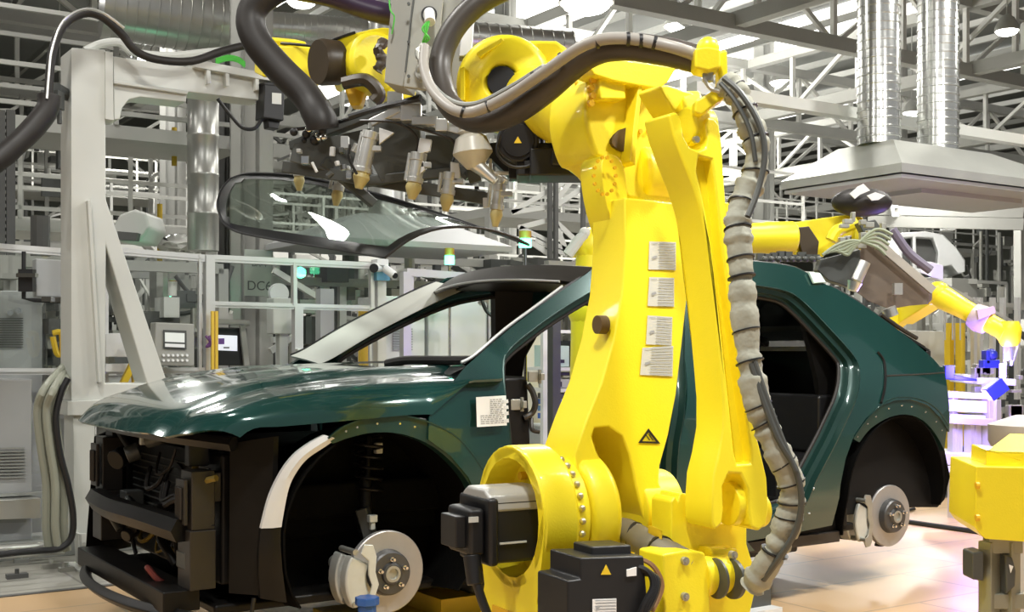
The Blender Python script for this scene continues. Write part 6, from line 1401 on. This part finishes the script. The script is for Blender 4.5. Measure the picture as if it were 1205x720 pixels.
# white door panels hung on the far conveyor
for i, (u, v) in enumerate(((1048, 247), (1095, 246), (1108, 262), (1118, 248))):
    mb = MB(); mb.solid([at(u, v-6, 22), at(u+16, v-8, 22), at(u+17, v+8, 22), at(u+2, v+8, 22)], V((.05, .3, 0)), [[at(u+4, v-2, 22), at(u+13, v-3, 22), at(u+13, v+3, 22), at(u+5, v+3, 22)]]); one(mb, 'hanging_frame', WHT, ('leftmost white frame on the far conveyor under the exhaust hood', 'second white frame on the far conveyor from the left', 'lower white frame above the van body', 'rightmost white frame on the far conveyor')[i], 'frame')
mb = MB()
for k in range(3): mb.bar(at(1000, 232+k*14, 22.5), at(1205, 236+k*14, 21), .12, .2)

for u in (1012, 1200): q = at(u, 236, 22); mb.bar(q, V((q.x, q.y, 0)), .15, .15)
one(mb, 'far_conveyor', FARG, 'far conveyor rails behind the tail of the car', 'conveyor')
# black far body and white parts beyond the left fence
mb = MB(); mb.solid([at(*p, 12) for p in ((132, 268), (140, 252), (158, 246), (172, 250), (176, 268), (165, 284), (140, 284))], V((0, .6, 0))); o = one(mb, 'white_car_shell', GRYP, 'part of a pale car shell below the catwalk, left behind the gantry brace', 'car body', bevel=.03); mb = MB(); mb.solid([at(*p, 11.9) for p in ((138, 272), (162, 274), (160, 283), (140, 282))], V((0, .1, 0))); mb.build('dark_grille', FARD, o)
mb = MB(); mb.ball(at(212, 288, 13.5), .17, 22, 14, (1.6, 1, .6)); rr_ = random.Random(5); mb.v = [p+V((rr_.uniform(-.03, .03), rr_.uniform(-.03, .03), rr_.uniform(-.03, .03))) for p in mb.v]; one(mb, 'plastic_wrapped_part', mat('clear_plastic_wrap', (.68, .68, .64), .2), 'crumpled plastic wrapped part on top of the fence line left of the silver duct', 'wrapped part')
# clutter: machine groups, each a thing built of many boxes, beams and fittings
def clutter(label, a0, a1, b0, b1, z0, z1, n, seed, ms=(FARG, FARW, STL, FARD, GRYK), nm='assembly_machine', cat='machine', big=.5):
    r = random.Random(seed); t = thing(nm, CW((a0+a1)/2, (b0+b1)/2, 0), label, cat)
    groups = {}
    for k in range(n):
        m = r.choice(ms); mb = groups.setdefault(m.name, (m, MB()))[1]
        a = r.uniform(a0, a1); b = r.uniform(b0, b1); z = r.uniform(z0, z1); s = r.random()
        if s < .35: L = r.uniform(.06, big*.6); mb.hbox(a, a+L, b, b+r.uniform(.08, .3), z, z+r.uniform(.04, big*.35))
        elif s < .6: mb.bar(CW(a, b, z), CW(a+r.uniform(-.9, .9), b+r.uniform(-.2, .2), z+r.uniform(-.5, .5)), r.uniform(.03, .07))
        elif s < .8: mb.cyl(CW(a, b, z), CW(a, b, z+r.uniform(.1, .5)), r.uniform(.02, .09), seg=10)
        elif s < .9: mb.bar(CW(a, b, 0), CW(a, b, z1), .07)
        else: mb.tube([CW(a, b, z), CW(a+.15, b, z-.15), CW(a+.4, b, z-.1), CW(a+.5, b, z+.1)], r.uniform(.012, .03), 6)
    names = ('frame', 'housing', 'fittings', 'guards', 'brackets', 'cover', 'actuators', 'trays')
    for i, (m, mb) in enumerate(groups.values()): mb.build(names[i % len(names)], m, t)
    mb = MB()
    for a in (a0, a1):
        for b in (b0, b1): mb.bar(CW(a, b, 0), CW(a, b, z1), .08)
    for z in (z0, z1):
        mb.bar(CW(a0, b1, z), CW(a1, b1, z), .08); mb.bar(CW(a0, b0, z), CW(a1, b0, z), .08)
    mb.build('stand_frame', FARG, t)
    return t
clutter('grey assembly machine behind the guard door and the gantry brace', -.9, 1.2, -5.3, -4.35, .9, 1.9, 90, 1)
clutter('assembly machine with pale covers behind the two-row fence', 2.0, 4.0, -6.0, -5.6, .8, 1.9, 90, 2)
clutter('silver machine group behind the camera post', 3.6, 6.4, -7.5, -6.2, .9, 2.2, 120, 3)
clutter('dark machinery behind the ladder at far left', -5.5, -2.2, -6.2, -5.0, .4, 2.0, 90, 4, (FARD, FARG, GRYK))
clutter('machinery on the line far behind the hanging windscreen', 4, 7.5, -15.6, -12.8, .8, 2.6, 210, 5, big=.9)
clutter('machinery seen in the front door opening behind the rack', 4.7, 6.5, -5.6, -4.8, .8, 2.1, 120, 6)
clutter('station equipment behind the tail of the car', 9.5, 14, -6.0, -4.2, .5, 1.8, 165, 7)
clutter('far line equipment behind the exhaust hood', 15, 26, -17, -14.2, .6, 3.0, 300, 8, big=1.0)
clutter('far line equipment left below the catwalks', -8, 2.4, -17, -13, .5, 2.6, 300, 9, big=1.0)
clutter('stored parts and pipes on the high level at the left', -10, 4, -23, -18.5, 3.2, 6.2, 240, 10, (FARD, FARG, GRYK, FARW), big=1.2)
clutter('service pipes and boxes on the high level in the middle', 6, 13, -22, -18, 3.4, 5.6, 240, 12, (FARG, FARW, FARD), big=1.2)
clutter('equipment at the far end of the hall on the right', 27, 36, -19, -12, .5, 4.6, 300, 13, big=1.4)
clutter('deep background equipment in the centre of the hall', 4, 20, -34, -28, .5, 6, 330, 14, big=1.6)
# round disc sign behind fence
mb = MB(); p = onb(329, 345, -4.6); mb.cyl(p, p-DB*.05, .085, seg=28); mb.bar(p-DB*.03, V((p.x, p.y, 0)), .04); one(mb, 'white_round_gauge', WHT, 'white round disc behind the fence beside the DC6 column', 'gauge')
mb = MB(); p = onb(332, 372, -4.5); mb.box(p, (.22, .15, .30), DA, DB); mb.bar(p, V((p.x, p.y, 0)), .08); one(mb, 'beige_junction_box', GRYP, 'beige junction box below the white round disc', 'box', bevel=.01)
mb = MB()
for (p, q) in (((322, 318), (382, 355)), ((318, 413), (345, 396)), ((320, 400), (345, 398))): mb.bar(onb(*p, -4.8), onb(*q, -4.8), .05, .05)
p = onb(345, 396, -4.8); mb.bar(p, V((p.x, p.y, 0)), .05); one(mb, 'diagonal_strut', FARW, 'white diagonal struts behind the two-row fence', 'strut')

# ================================================================ camera, colour management
cd = bpy.data.cameras.new('Camera'); cam = bpy.data.objects.new('Camera', cd); C.objects.link(cam)
cd.sensor_width = 36; cd.lens = 36*F/1205; cd.shift_y = (HV-360)/1205; cd.clip_end = 200
cam.location = EYE; cam.rotation_euler = (PI/2, 0, 0)
bpy.context.scene.camera = cam
vs = bpy.context.scene.view_settings
vs.view_transform = 'Standard'; vs.look = 'None'; vs.gamma = 1; vs.use_curve_mapping = False; vs.exposure = 0.0
